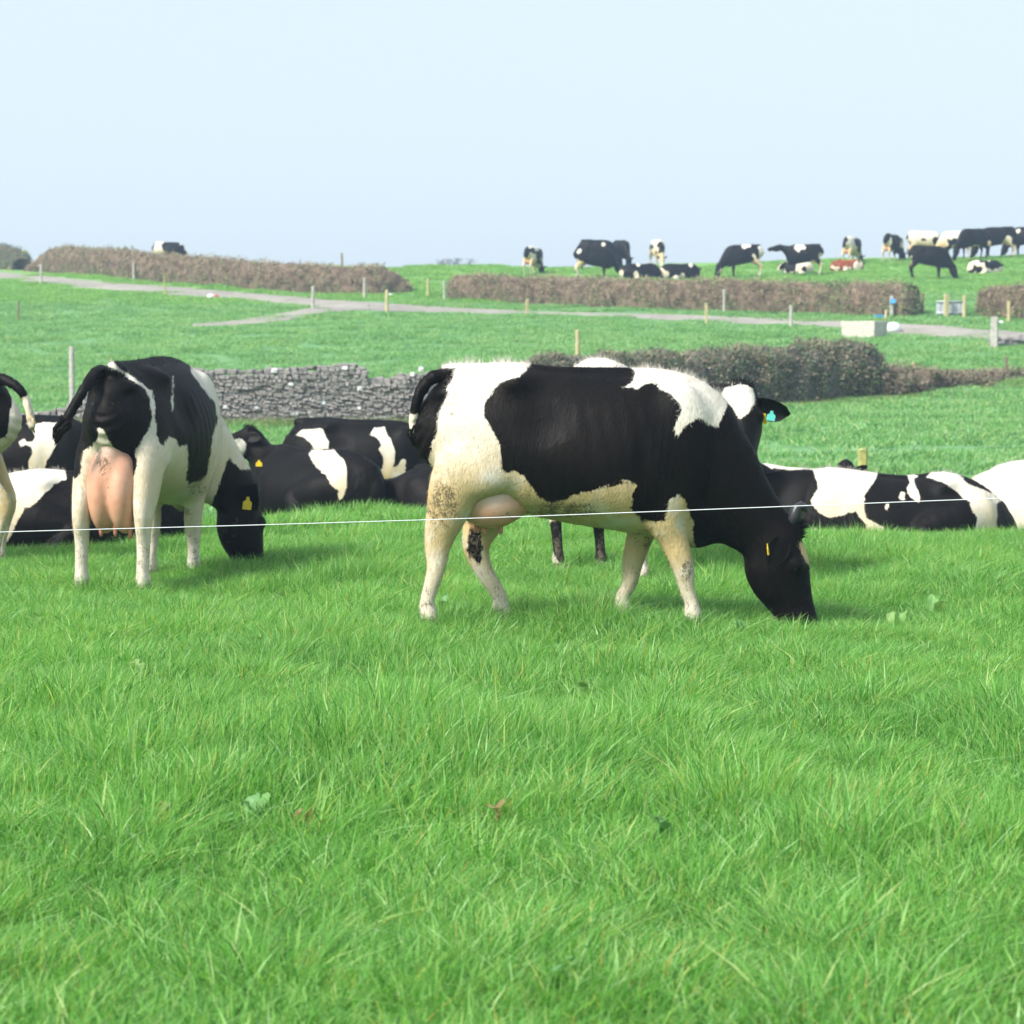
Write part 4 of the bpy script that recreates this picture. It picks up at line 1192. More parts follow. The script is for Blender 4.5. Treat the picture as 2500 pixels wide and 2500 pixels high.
# ------------------------------------------------------------------ stone wall
WALL_Y = 54.5
def wall_top(px):
    return np.interp(px, [-200, 60, 145, 180, 260, 480, 560, 690, 800, 840, 870, 895, 905, 955, 975, 1000, 1100, 1200], [1012, 1010, 1003, 985, 930, 903, 905, 902, 892, 888, 891, 898, 926, 926, 915, 911, 912, 915])
wroot = empty("dry_stone_wall", (at(600, 1048, WALL_Y).x, WALL_Y, gz(at(600, 1048, WALL_Y).x, WALL_Y)))
tag(wroot, "grey dry stone wall with a broken gap in its coping", "stone wall")
wl = Vector(wroot.location)
def stone_variant(seed):
    r = random.Random(seed)
    bm = bmesh.new()
    bmesh.ops.create_cube(bm, size=1.0)
    bmesh.ops.bevel(bm, geom=list(bm.edges), offset=.16, segments=1, affect='EDGES')
    for v in bm.verts:
        v.co += Vector((r.gauss(0, .06), r.gauss(0, .05), r.gauss(0, .08)))
    me = bpy.data.meshes.new("stone"); bm.to_mesh(me); bm.free()
    attr(me, "tone", np.full(len(me.vertices), r.random()))
    me.materials.append(M['stone'])
    return me
variants = [stone_variant(i) for i in range(10)]
pale_var = []
for i in range(2):
    m_ = variants[i].copy(); m_.materials.clear(); m_.materials.append(M['stone_pale']); pale_var.append(m_)
ppmw = F / WALL_Y
stones = []
rr = random.Random(3)
x0w, x1w = -120, 1130
z = 0.0
course = 0
while z < 1.45:
    hgt = rr.uniform(.038, .060) if z < .85 else rr.uniform(.060, .090)
    px = x0w + rr.uniform(0, 10)
    while px < x1w:
        wdt = rr.choice((.06, .09, .12, .16, .20)) * rr.uniform(.8, 1.2) if z < .85 else rr.uniform(.07, .17)
        wp = wdt * ppmw
        pm = px + wp / 2
        p = at(pm, 1000, WALL_Y)
        gzz = gz(p.x, WALL_Y)
        topz = at(pm, float(wall_top(pm)), WALL_Y).z
        zz_ = gzz - .05 + z + hgt / 2
        if zz_ + hgt / 2 < topz - .04:
            stones.append([p.x, WALL_Y - .22 + rr.uniform(-.022, .015), zz_ + rr.uniform(-.010, .010), wdt * 1.04, rr.uniform(.2, .3), hgt * rr.uniform(.85, 1.35), rr.uniform(-.06, .06), 0])
        px += wp
    z += hgt
    course += 1
px = x0w
while px < x1w:                                                     # loose coping stones
    wdt = rr.uniform(.10, .24)
    wp = wdt * ppmw
    pm = px + wp / 2
    p = at(pm, float(wall_top(pm)), WALL_Y)
    hh = rr.uniform(.08, .16)
    stones.append([p.x, WALL_Y - rr.uniform(.0, .14), p.z - .045 + rr.uniform(-.02, .025), wdt, rr.uniform(.2, .34), hh, rr.uniform(-.25, .25), 0])
    px += wp * rr.uniform(.85, 1.1)
for (a, b) in [(712, 938), (670, 905), (627, 997), (716, 1009), (726, 1007), (761, 1014), (788, 983), (879, 948), (879, 995), (551, 993), (1028, 902), (1008, 914), (843, 899)]:   # white stones
    p = at(a, b, WALL_Y - .30)
    stones.append([p.x, WALL_Y - .29, p.z, rr.uniform(.09, .14), .14, rr.uniform(.07, .10), rr.uniform(-.2, .2), 1])
stones.sort(key=lambda s: -(s[3] * s[5]) - (1 if s[7] else 0) - (1 if project(np.array([s[:3]]))[0, 0] > 470 else -1))
V_all, F_all, T_all = [], [], []
for i, (x, y, z, a, b, c, rz, pale) in enumerate(stones):
    me = (pale_var[i % 2] if pale else variants[(i * 7) % 10])
    if i < 295:
        o = link("stone", me, None, wroot)
        o.location = Vector((x, y, z)) - wl
        o.scale = (a, b, c)
        o.rotation_euler = (rr.uniform(-.12, .12), rr.gauss(0, .07), rz)
    else:
        mt = Matrix.Translation(Vector((x, y, z)) - wl) @ Matrix.Rotation(rz, 4, 'Z') @ Matrix.Diagonal((a, b, c, 1))
        n0 = len(V_all)
        V_all += [tuple(mt @ v.co) for v in me.vertices]
        F_all += [tuple(n0 + k for k in p.vertices) for p in me.polygons]
        T_all += [rr.random()] * len(me.vertices)
if V_all:
    me = mesh_from("small_stones", V_all, F_all, False)
    attr(me, "tone", T_all)
    tag(link("small_stones", me, M['stone'], wroot), kind="stuff")
cv, cf = [], []
pxs = np.arange(x0w, x1w + 1, 12)
for a in pxs:
    p = at(a, float(wall_top(a)) + 6, WALL_Y)
    g0 = gz(p.x, WALL_Y)
    for yy, zz_ in ((WALL_Y - .305, g0 - .2), (WALL_Y - .29, p.z - .05), (WALL_Y + .18, p.z - .05), (WALL_Y + .24, g0 - .2)):
        cv.append((p.x - wl.x, yy - wl.y, zz_ - wl.z))
for i in range(len(pxs) - 1):
    for k in range(3):
        a = i * 4 + k
        cf.append((a, a + 4, a + 5, a + 1))
link("wall_core", mesh_from("wall_core", cv, cf, False), M['mortar'], wroot)

# ------------------------------------------------------------------ hedges: woody interior, twigs and leaves as real small pieces
def cards(C, Nrm, size, asp, seed, tone, flat=.5):
    r = np.random.default_rng(seed)
    n = len(C)
    D = r.normal(0, 1, (n, 3)) + Nrm * flat
    D /= np.linalg.norm(D, axis=1)[:, None]
    A = np.cross(D, r.normal(0, 1, (n, 3)))
    A /= np.linalg.norm(A, axis=1)[:, None] + 1e-9
    s = size * r.uniform(.6, 1.4, n)
    a, b = D * s[:, None], A * (s * asp)[:, None]
    V = np.stack([C - b * .5, C + a * .55 - b, C + a, C + a * .5 + b], 1).reshape(-1, 3)
    Fc = np.arange(4 * n).reshape(-1, 4)
    return V, Fc, np.repeat(tone, 4)

def hedge(label, rows, mats, width=1.0, n=9000, size=.10, seed=1, name="hedge", tone_fn=None, stems=10, twig=.5, lump=.12, cat="hedge", depth=None, group=None, core='hedge_core', asp=.34):
    """rows: pixel x, top pixel y, foot pixel y (foot stands on the ground); depth fixes the distance of a hidden foot"""
    r = np.random.default_rng(seed)
    base, top = [], []
    for row in rows:
        px, yt, yb = row[:3]
        if depth:
            Yd = float(np.interp(px, [d[0] for d in depth], [d[1] for d in depth]))
            x = at(px, yb, Yd).x
            g = Vector((x, Yd, gz(x, Yd)))
        else:
            g = on_ground(px, yb, 150)
        base.append(g); top.append(at(px, yt, g.y + width * .5).z)
    B = catmull([(b.x, b.y, b.z, tz_) for b, tz_ in zip(base, top)], 6)
    root = empty(name, tuple(base[len(base) // 2]))
    tag(root, label, cat, group)
    o = np.array(root.location)
    # interior
    seg = np.linalg.norm(np.diff(B[:, :2], axis=0), axis=1)
    cum = np.concatenate([[0], np.cumsum(seg)])
    Lh = cum[-1]
    ns = max(12, int(Lh / .35))
    S_ = np.linspace(0, Lh, ns)
    C = np.stack([np.interp(S_, cum, B[:, k]) for k in range(4)], 1)
    C[:, 2] = ground(C[:, 0], C[:, 1])
    Tn = np.gradient(C[:, :2], axis=0); Tn /= np.linalg.norm(Tn, axis=1)[:, None] + 1e-9
    Nn = np.stack([-Tn[:, 1], Tn[:, 0]], 1)
    Nn *= np.where(Nn[:, 1:2] < 0, -1, 1)                   # away from the viewer
    na = 11
    prof = [(-.46, -.1), (-.52, .25), (-.50, .55), (-.44, .82), (-.30, .96), (0, 1.0), (.30, .96), (.44, .82), (.5, .55), (.52, .25), (.46, -.1)]
    V = np.zeros((ns, na, 3)); 
    hgt = np.maximum(C[:, 3] - C[:, 2], .12)
    wv = width * np.clip(hgt / (np.median(hgt) + .01), .35, 1.1)
    for j, (u, v) in enumerate(prof):
        jig = 1 + lump * r.normal(0, 1, ns) * (.6 if v > .3 else .3)
        V[:, j, 0] = C[:, 0] + Nn[:, 0] * (u * wv * jig + width * .5)
        V[:, j, 1] = C[:, 1] + Nn[:, 1] * (u * wv * jig + width * .5)
        V[:, j, 2] = C[:, 2] + v * hgt * (1 + lump * .35 * r.normal(0, 1, ns) * (v > .5)) * .95
    VV = (V - o).reshape(-1, 3)
    fs = [(i * na + j, (i + 1) * na + j, (i + 1) * na + j + 1, i * na + j + 1) for i in range(ns - 1) for j in range(na - 1)]
    fs += [tuple(range(na)), tuple(range((ns - 1) * na + na - 1, (ns - 1) * na - 1, -1))]
    link("hedge_core", mesh_from("hedge_core", VV, fs), M[core], root)
    # outer twigs and leaves on the front, top and back
    ii = r.integers(0, ns - 1, n)
    u_ = r.random(n)
    jj = r.choice(na - 1, n, p=np.array([.10, .14, .15, .14, .11, .11, .09, .06, .04, .03, .03]) [:na - 1] / np.array([.10, .14, .15, .14, .11, .11, .09, .06, .04, .03, .03])[:na - 1].sum())
    v_ = r.random(n)
    P = (V[ii, jj] * (1 - u_)[:, None] + V[ii + 1, jj] * u_[:, None]) * (1 - v_)[:, None] + (V[ii, jj + 1] * (1 - u_)[:, None] + V[ii + 1, jj + 1] * u_[:, None]) * v_[:, None]
    cen = np.stack([C[ii, 0] + Nn[ii, 0] * width * .5, C[ii, 1] + Nn[ii, 1] * width * .5, C[ii, 2] + hgt[ii] * .5], 1)
    nr = P - cen; nr /= np.linalg.norm(nr, axis=1)[:, None] + 1e-9
    # uneven skin: clumps stand out, gaps sink in
    sx = S_[ii]
    hf = (P[:, 2] - C[ii, 2]) / hgt[ii]
    cl = np.sin(sx * 2.1 + 3 * hf) + np.sin(sx * 4.7 + 5 * hf + 1.3) + np.sin(sx * 9.1 - 4 * hf + .4)
    P = P + nr * (.045 * cl + r.normal(0, .05, n) - .02)[:, None] * width ** .5
    P[:, 2] = np.maximum(P[:, 2], C[ii, 2] + .02)
    tone = np.clip(.5 + .10 * cl + r.normal(0, .17, n), .02, .8)
    if tone_fn is not None: tone = tone_fn(project(P), hf, tone, r)
    is_t = r.random(n) < twig
    parts = []
    for nm, msk, sz, asp, mt in (("twigs", is_t, size * 1.9, .085, mats[0]), ("leaves", ~is_t, size, asp, mats[1])):
        if msk.sum() == 0: continue
        Vc, Fc, Tc = cards(P[msk] - o, nr[msk] + np.array([0, 0, .4]), sz, asp, seed + 5, tone[msk], .9)
        me = mesh_from(nm, Vc, Fc, False)
        attr(me, "tone", Tc)
        tag(link(nm, me, M[mt], root), kind="stuff")
    # stems rising through it
    for k in range(stems):
        i = int(r.integers(1, ns - 1))
        fx = -.40 * wv[i]
        p0 = np.array([C[i, 0] + Nn[i, 0] * (fx + width * .5), C[i, 1] + Nn[i, 1] * (fx + width * .5), C[i, 2] - .05]) - o
        p1 = p0 + np.array([r.normal(0, .3), r.normal(-.12, .05) , hgt[i] * r.uniform(.6, .95)])
        mb = MB()
        md = (p0 + p1) / 2 + r.normal(0, .12, 3)
        mb.tube([p0, md, p1], [.03, .022, .01], 5)
        mb.build("stem", M['bark'], root, True)
    return root

def haw_tone(P, hf, tone, r):
    low = np.clip((.42 - hf) / .35, 0, 1) * (r.random(len(tone)) < .55)
    g = r.random(len(tone)) < .09
    tone = np.where(hf > .86, np.clip(tone + .18, 0, .76), tone)
    return np.where((low > .3) | g, r.uniform(.82, .99, len(tone)), tone)

hedge("long clipped brown hedge stepping down the slope behind the farm track", [(92, 652, 664), (100, 622, 664), (118, 603, 666), (200, 606, 672), (300, 612, 680), (450, 625, 692), (600, 637, 706), (800, 646, 717), (915, 650, 719), (955, 660, 719), (985, 685, 718), (1005, 708, 717)],
      ('hawthorn', 'hawthorn'), 1.3, 22000, .085, 2, tone_fn=haw_tone, stems=14)
hedge("clipped brown hedge along the foot of the ridge herd's field", [(1076, 705, 728), (1085, 682, 729), (1115, 670, 732), (1250, 675, 741), (1400, 679, 748), (1550, 681, 753), (1750, 682, 759), (1950, 686, 766), (2100, 690, 772), (2200, 692, 774), (2235, 697, 772), (2250, 706, 770)],
      ('hawthorn', 'hawthorn'), 1.25, 26000, .080, 3, tone_fn=lambda P, hf, tone, r: np.where(((np.abs(P[:, 0] - 2030) < 45) | (np.abs(P[:, 0] - 2225) < 22)) & (r.random(len(tone)) < .75), r.uniform(.80, .90, len(tone)), haw_tone(P, hf, tone, r)), stems=16)
hedge("short brown hedge beyond the galvanised panel, cut by the frame", [(2368, 725, 770), (2380, 705, 772), (2410, 698, 776), (2500, 696, 782), (2620, 697, 790), (2740, 700, 798)],
      ('hawthorn', 'hawthorn'), 1.25, 9000, .080, 4, tone_fn=haw_tone, stems=6)
hedge("low dark bush at the end of the track by the thick post", [(-120, 585, 650), (-60, 588, 652), (-10, 606, 655), (15, 628, 658), (42, 650, 660)], ('ivy', 'ivy'), 1.6, 5000, .09, 5, stems=4, twig=.25, cat="bush", name="bush")

def ivy_tone(P, hf, tone, r):
    # browner bare stems low down and towards the left, greener ivy along the top
    x = P[:, 0]
    brown = np.clip((.72 - hf) / .4, 0, 1) * np.clip((1.0 - np.abs(x - 1740) / 300), .35, .9) + .7 * np.clip((.35 - hf) / .2, 0, 1) + .12
    return np.where(r.random(len(tone)) < brown, r.uniform(.80, 1.0, len(tone)), np.clip(tone, 0, .76))
HD = [(1200, 58.5), (1700, 60.0), (2200, 64.0), (2700, 70.0)]
hedge("dark ivy covered hedge behind the raised head of the white backed cow", [(1308, 890, 1005), (1322, 872, 1005), (1360, 866, 1005), (1450, 866, 1004), (1600, 864, 1003), (1705, 864, 1000), (1730, 872, 1000), (1770, 858, 999), (1900, 848, 995), (2050, 842, 991), (2120, 836, 990), (2150, 838, 989), (2168, 850, 988), (2176, 885, 987)],
      ('bramble', 'ivy'), 1.5, 56000, .062, 6, tone_fn=ivy_tone, stems=26, twig=.50, depth=HD, lump=.16, core='ivy_core', asp=.5)
hedge("low brown bramble scrub below the right hand field, posts rising from it", [(2150, 895, 988), (2190, 908, 988), (2225, 905, 987), (2255, 893, 986), (2300, 906, 985), (2380, 915, 981), (2450, 912, 978), (2560, 908, 974), (2700, 905, 972)],
      ('bramble', 'bramble'), 1.6, 16000, .085, 7, tone_fn=lambda P, hf, tone, r: np.where(r.random(len(tone)) < .12, r.uniform(.82, 1, len(tone)), tone), stems=12, twig=.62, depth=HD, lump=.22, name="bramble_thicket", cat="brambles")

# ------------------------------------------------------------------ fence posts
POSTS = [(60, 611, 656, .30, 'post_green', 'thick square gatepost beside the low dark bush', 0), (100, 645, 694, .10, 'post_grey', 'pale post on the near verge of the track, closest to the thick gatepost', 0), (327, 640, 684, .12, 'post_grey', 'pale post below the cow that shows above the hedge', 0),
         (406, 673, 719, .08, 'post_green', 'thin leaning yellow stake on the track verge', .10), (608, 659, 701, .11, 'post_grey', 'pale post in front of the long hedge, midway along it', 0), (764, 701, 757, .13, 'post_grey', 'pale post in the fork of the two tracks', 0),
         (890, 680, 729, .13, 'post_grey', 'pale post before the tapering end of the long hedge', 0), (838, 618, 690, .10, 'post_brown', 'brown post sticking up behind the long hedge', .04), (42, 736, 782, .08, 'post_brown', 'brown leaning stake alone in the field below the track', -.09),
         (176, 850, 925, .13, 'post_grey', 'pale post standing in the field above the cow with the orange udder', 0), (944, 708, 761, .11, 'post_yellow', 'yellowish post on the near edge of the track past the fork', 0), (1045, 680, 726, .12, 'post_yellow', 'yellowish post in the gap between the two long hedges', 0),
         (1086, 687, 736, .11, 'post_grey', 'pale post before the start of the ridge hedge', .03), (1287, 729, 771, .10, 'post_yellow', 'yellowish post on the track edge below the lone grey cow', 0), (1378, 708, 752, .07, 'post_brown', 'slim brown post against the ridge hedge', .02),
         (1410, 810, 905, .11, 'post_yellow', 'yellowish post rising behind the ivy hedge above the broadside cow', 0), (1724, 740, 789, .10, 'post_yellow', 'yellowish post on the track edge, first of a spaced pair', 0), (1768, 708, 762, .11, 'post_grey', 'pale post against the ridge hedge below the grazing pair', .01),
         (1931, 747, 799, .13, 'post_grey', 'stout pale post on the near edge of the track before the trough', 0), (2176, 722, 775, .12, 'post_grey', 'pale post with a blue tie at its top', 0), (2163, 760, 793, .10, 'post_yellow', 'short yellowish post just behind the trough', 0),
         (2252, 718, 766, .12, 'post_brown', 'brown post at the dark end of the ridge hedge', 0), (2310, 718, 775, .14, 'post_yellow', 'yellow post in front of the galvanised panel', 0), (2354, 722, 775, .14, 'post_yellow', 'yellow brown post at the far end of the galvanised panel', 0),
         (2427, 773, 850, .22, 'post_grey', 'thick pale post beside the heap of grey stones', 0), (2462, 736, 786, .10, 'post_yellow', 'yellowish post against the short hedge', 0), (2240, 885, 960, .09, 'post_yellow', 'leaning post rising out of the brambles', .14), (2456, 872, 960, .08, 'post_brown', 'dark upright post rising out of the brambles', 0)]
def post_mesh(w, hgt, square, seed):
    r = random.Random(seed)
    bm = bmesh.new()
    if square:
        bmesh.ops.create_cube(bm, size=1)
        bmesh.ops.bevel(bm, geom=list(bm.edges), offset=.06, segments=1, affect='EDGES')
    else:
        bmesh.ops.create_cone(bm, cap_ends=True, segments=10, radius1=.5, radius2=.46, depth=1)
        top = [v for v in bm.verts if v.co.z > .4]
        f = [f for f in bm.faces if all(v in top for v in f.verts)]
        bmesh.ops.inset_region(bm, faces=f, thickness=.06, depth=.02)
    for v in bm.verts:
        v.co = Vector((v.co.x * w, v.co.y * w, (v.co.z + .5) * hgt))
        if v.co.z > hgt * .5: v.co.z += v.co.x * .25 * r.uniform(-1, 1)
        v.co.x += r.gauss(0, .004); v.co.y += r.gauss(0, .004)
    me = bpy.data.meshes.new("fence_post"); bm.to_mesh(me); bm.free()
    return me
for i, (px, yt, yb, w, mt, lab, lean) in enumerate(POSTS):
    if px in (1410, 2240, 2456, 176):
        Yp = {1410: 62.0, 2240: 65.8, 2456: 68.0, 176: 58.5}[px]
        x = at(px, yb, Yp).x
        g = Vector((x, Yp, gz(x, Yp)))
    elif px == 838:
        g = on_ground(px, 690, 150)
    else:
        g = on_ground(px, yb, 146)
    hgt = max(.5, at(px, yt, g.y).z - g.z)
    o = link("fence_post", post_mesh(min(w, .24), hgt + .25, w > .2 or i % 3 == 1, i), M[mt])
    o.location = (g.x, g.y, g.z - .25)
    o.rotation_euler = (0, -lean if px != 406 else -.10, random.uniform(-.4, .4))
    tag(o, lab, "post", "posts along the track")
    if px == 2176:
        mb = MB(); mb.box((.05, -.09, hgt + .05), (.22, .06, .16), 0, .8); mb.build("blue_tie", M['plastic_blue'], o)
    if px == 2427:
        mb = MB(); mb.tube([(.12, 0, hgt + .08), (.27, -.04, hgt + .08)], .035, 8); mb.build("insulator", M['plastic_white'], o)
    if px == 2163:
        mb = MB(); mb.box((-.32, -.08, hgt * .62 + .25), (.36, .08, .07)); mb.build("blue_tie", M['plastic_blue'], o)
    if px == 944:
        mb = MB(); mb.tube([(.10, 0, hgt + .08), (.24, -.04, hgt + .08)], .03, 8); mb.build("insulator", M['plastic_white'], o)

# short olive post and thin wire behind the lying cows
pp = at(2106, 1100, 31.0)
g31 = gz(pp.x, 31.0)
o = link("fence_post", post_mesh(.135, pp.z - g31 + .25, False, 91), M['post_green'])
o.location = (pp.x, 31.0, g31 - .25)
tag(o, "short olive post behind the ears of the lying black cow", "post", "posts along the track")

# ------------------------------------------------------------------ wires
def wire(name, label, rows, rad, mat):
    D = catmull([tuple(at(a, b, d)) for a, b, d in rows], 8)
    mb = MB()
    mb.tube([Vector(p) for p in D], rad, 6)
    o = mb.build(name, M[mat], None, True)
    tag(o, label, "wire")
    return o
wire("fence_wire", "taut white wire strung in front of the cows", [(-700, 1322, 13.2), (0, 1299, 13.0), (650, 1281, 12.9), (1250, 1262, 12.8), (1850, 1239, 12.6), (2500, 1214, 12.4), (3200, 1188, 12.2)], .0022, 'wire')
wire("fence_wire", "faint thin wire crossing the field behind the lying cows", [(-500, 1150, 31.3), (900, 1124, 31.1), (1845, 1103, 31.0), (2106, 1098, 30.93), (2500, 1088, 30.9), (3100, 1072, 30.8)], .0030, 'wire_thin')

# ------------------------------------------------------------------ trough, panel, odds and ends
g = on_ground(2100, 822, 140)
root = empty("water_trough", (at(2110, 822, g.y).x, g.y, g.z), math.radians(-38))
tag(root, "pale concrete water trough beside the track", "trough")
k = F / g.y
bm = bmesh.new()
bmesh.ops.create_cube(bm, size=1)
for v in bm.verts:
    v.co = Vector((v.co.x * 1.3 * (1 if v.co.z > 0 else .93), v.co.y * .9 * (1 if v.co.z > 0 else .9), (v.co.z + .5) * .56))
tf = [f for f in bm.faces if f.normal.z > .9]
bmesh.ops.inset_region(bm, faces=tf, thickness=.09, depth=0)
tf = [f for f in bm.faces if f.normal.z > .9 and all(abs(v.co.x) < .62 for v in f.verts)]
r_ = bmesh.ops.extrude_discrete_faces(bm, faces=tf)
for f in r_['faces']:
    for v in f.verts: v.co.z -= .40
bmesh.ops.bevel(bm, geom=[e for e in bm.edges if e.is_boundary is False and e.calc_length() > .4], offset=.015, segments=1, affect='EDGES')
me = bpy.data.meshes.new("basin"); bm.to_mesh(me); bm.free()
b_ = link("basin", me, M['concrete'], root); b_.location = (0, 0, -.05)
mb = MB(); mb.box((0, 0, .39), (1.12, .72, .02)); mb.build("water", M['water'], root)
g = on_ground(2181, 812, 140)
o = None
bm = bmesh.new(); bmesh.ops.create_uvsphere(bm, u_segments=14, v_segments=9, radius=.24)
for v in bm.verts: v.co = Vector((v.co.x * 1.15, v.co.y, max(v.co.z, -.14) * .95))
me = bpy.data.meshes.new("float_cover"); bm.to_mesh(me); bm.free()
me.polygons.foreach_set("use_smooth", np.ones(len(me.polygons), bool))
o = link("float_cover", me, M['plastic_white']); o.location = (g.x, g.y, g.z + .13)
tag(o, "white rounded plastic cover on the ground by the trough", "cover")
g = on_ground(520, 729, 140)
root = empty("feed_bag", (g.x, g.y, g.z)); tag(root, "small white and red bag dropped on the track edge", "bag")
for nm, mt, dx, s_ in (("bag_body", 'plastic_white', -.07, .15), ("bag_end", 'plastic_red', .12, .10)):
    bm = bmesh.new(); bmesh.ops.create_icosphere(bm, subdivisions=2, radius=s_)
    for v in bm.verts: v.co = Vector((v.co.x * 1.3 + dx, v.co.y + random.gauss(0, .01), v.co.z * .75 + .09 + random.gauss(0, .008)))
    me = bpy.data.meshes.new(nm); bm.to_mesh(me); bm.free(); link(nm, me, M[mt], root)
# galvanised panel closing the gateway
ga, gb = on_ground(2296, 775, 140), on_ground(2352, 775, 140)
ga.y = gb.y = (ga.y + gb.y) / 2 + .35
ctr = (ga + gb) / 2
cz = gz(ctr.x, ctr.y)
root = empty("gate_panel", (ctr.x, ctr.y, cz)); tag(root, "grey galvanised sheet panel closing the gateway in the ridge hedge", "gate")
wdt = (at(2352, 760, ctr.y).x - at(2284, 760, ctr.y).x)
hgt = at(2320, 736, ctr.y).z - cz
mb = MB()
nn = 14
for i in range(nn):                                                  # folded ribs
    x = -wdt / 2 + (i + .5) * wdt / nn
    mb.box((x, .0 if i % 2 else .025, hgt / 2 + .03), (wdt / nn, .02, hgt - .02))
mb.build("sheet", M['galv'], root)
mb = MB(); mb.tube([(-wdt / 2, -.03, hgt), (wdt / 2, -.03, hgt)], .028, 8); mb.build("top_rail", M['galv'], root, True)
mb = MB(); mb.tube([(-wdt / 2, -.03, .12), (wdt / 2, -.03, .12)], .028, 8); mb.build("bottom_rail", M['galv'], root, True)
# heap of stones by the thick post
g = on_ground(2480, 846, 140)
root = empty("stone_heap", tuple(g)); tag(root, "heap of grey stones beside the thick pale post", "stones")
rr = random.Random(8)
for i in range(46):
    x, y = rr.uniform(-.85, 1.6), rr.uniform(-.5, .7)
    zt = max(0, .30 - .16 * abs(y) - .08 * abs(x - .4))
    o = link("stone", variants[i % 10], None, root)
    o.location = (x, y, gz(g.x + x, g.y + y) - g.z + rr.uniform(0, zt) + .03)
    o.scale = (rr.uniform(.14, .34), rr.uniform(.14, .3), rr.uniform(.10, .22))
    o.rotation_euler = (rr.uniform(-.5, .5), rr.uniform(-.5, .5), rr.uniform(0, 3))

# bare trees showing beyond the ridge
def bare_tree(label, px, top, Y, wid, seed):
    x = at(px, top, Y).x
    z0 = gz(x, Y)
    zt = at(px, top, Y).z
    root = empty("bare_tree", (x, Y, z0)); tag(root, label, "tree")
    r = random.Random(seed)
    tr = MB(); tw = MB()
    Ht = zt - z0
    tr.tube([(0, 0, -.3), (.1, 0, Ht * .3), (.05, 0, Ht * .5)], [.30, .24, .16], 7)
    tips = []
    for k in range(16):
        a = r.uniform(0, 6.28); el = r.uniform(.35, 1.2)
        p0 = Vector((.05, 0, Ht * r.uniform(.25, .5)))
        L = wid * r.uniform(.5, 1.0)
        p1 = p0 + Vector((math.cos(a) * L * .5, math.sin(a) * L * .5, Ht * .28 * el))
        p2 = p0 + Vector((math.cos(a) * L, math.sin(a) * L, min(Ht * .5 * el, Ht - p0.z - .1)))
        tr.tube([p0, p1, p2], [.10, .06, .025], 5)
        for j in range(44):
            q0 = p0.lerp(p2, r.uniform(.25, 1)) if r.random() < .5 else p1.lerp(p2, r.random())
            d_ = Vector((r.gauss(0, .5), r.gauss(0, .5), r.uniform(.1, .9))) * (wid * .30)
            e_ = q0 + d_
            if e_.z > Ht: e_.z = Ht - r.uniform(0, .3)
            tw.tube([q0, q0.lerp(e_, .5) + Vector((r.gauss(0, .06), r.gauss(0, .06), 0)), e_], [.022, .016, .008], 3, False)
    tr.build("trunk", M['twig_far'], root, True)
    tag(tw.build("crown", M['twig_far'], root, False), kind="stuff")
bare_tree("distant bare tree showing just above the ridge line", 1103, 628, 230, 2.6, 4)
bare_tree("bare tree at the track end behind the low dark bush", -25, 592, 158, 1.9, 9)

# ------------------------------------------------------------------ dock plants in the near sward
def leaf_mesh(L, Wd, bend, seed):
    r = random.Random(seed)
    V, Fc = [], []
    n = 9
    for i in range(n):
        s = i / (n - 1)
        w = Wd * math.sin(math.pi * (s * .86 + .12)) ** .8 * (1 if i < n - 1 else .1)
        x = L * (s - .10 * s * s)
        z = L * (bend * s - bend * .9 * s * s) 
        for j, q_ in enumerate((-1, -.5, 0, .5, 1)):
            V.append((x, q_ * w, z + abs(q_) * w * .28 + r.gauss(0, .0025) + .004 * math.sin(9 * s + q_ * 3)))
    for i in range(n - 1):
        for j in range(4):
            a = i * 5 + j
            Fc.append((a, a + 5, a + 6, a + 1))
    return mesh_from("leaf", V, Fc)
DOCKS = [(1420, 1715, .55, 2, .17, "two bright green dock leaves side by side in the mid sward below the broadside cow"), (330, 1665, .70, 3, .15, "pale yellowish dock leaves below the cow with the orange udder"), (625, 2030, .35, 3, .17, "upright green dock leaves low in the grass"), (1210, 2040, .93, 2, .13, "dock plant with one red tipped leaf"),
         (2462, 2110, .20, 2, .17, "silvery dock leaf standing at the grass edge"), (2090, 2105, .86, 2, .14, "browning dock leaf beside a dark grass tuft"), (2285, 1505, .5, 3, .20, "dock leaves right of the grazing cow's muzzle"), (2190, 1530, .62, 2, .17, "yellow green dock leaf in the sward near the muzzle"), (410, 1510, .30, 3, .20, "long dock leaf lying below the orange uddered cow's hind feet"),
         (100, 1548, .45, 3, .19, "broad dock leaves at the sward's edge under the hindmost cow"), (635, 1600, .52, 2, .15, "small dock leaf below the black grazing head"), (1080, 1500, .30, 2, .18, "dock leaf by the broadside cow's hind hoof"), (910, 1585, .55, 2, .15, "small green dock leaves below the hind hoof"),
         (540, 2065, .25, 2, .15, "blue green dock leaf in the tufted grass"), (395, 2020, .90, 2, .12, "rusty dock leaf among long grass"), (730, 2050, .93, 2, .11, "small rusty dock leaf beside upright ones"), (1620, 2080, .22, 3, .15, "grey green dock leaves in the right foreground"), (300, 2110, .55, 2, .12, "little dock rosette in the left foreground"),
         (1350, 2470, .20, 2, .16, "pale dock leaf at the bottom of the sward"), (1810, 1560, .45, 2, .15, "dock leaf in front of the grazing muzzle"), (2120, 1270, .40, 3, .26, "dock leaves growing by the lying cow's hind foot"), (745, 1245, .55, 3, .24, "dock leaves in front of the black lying cow")]
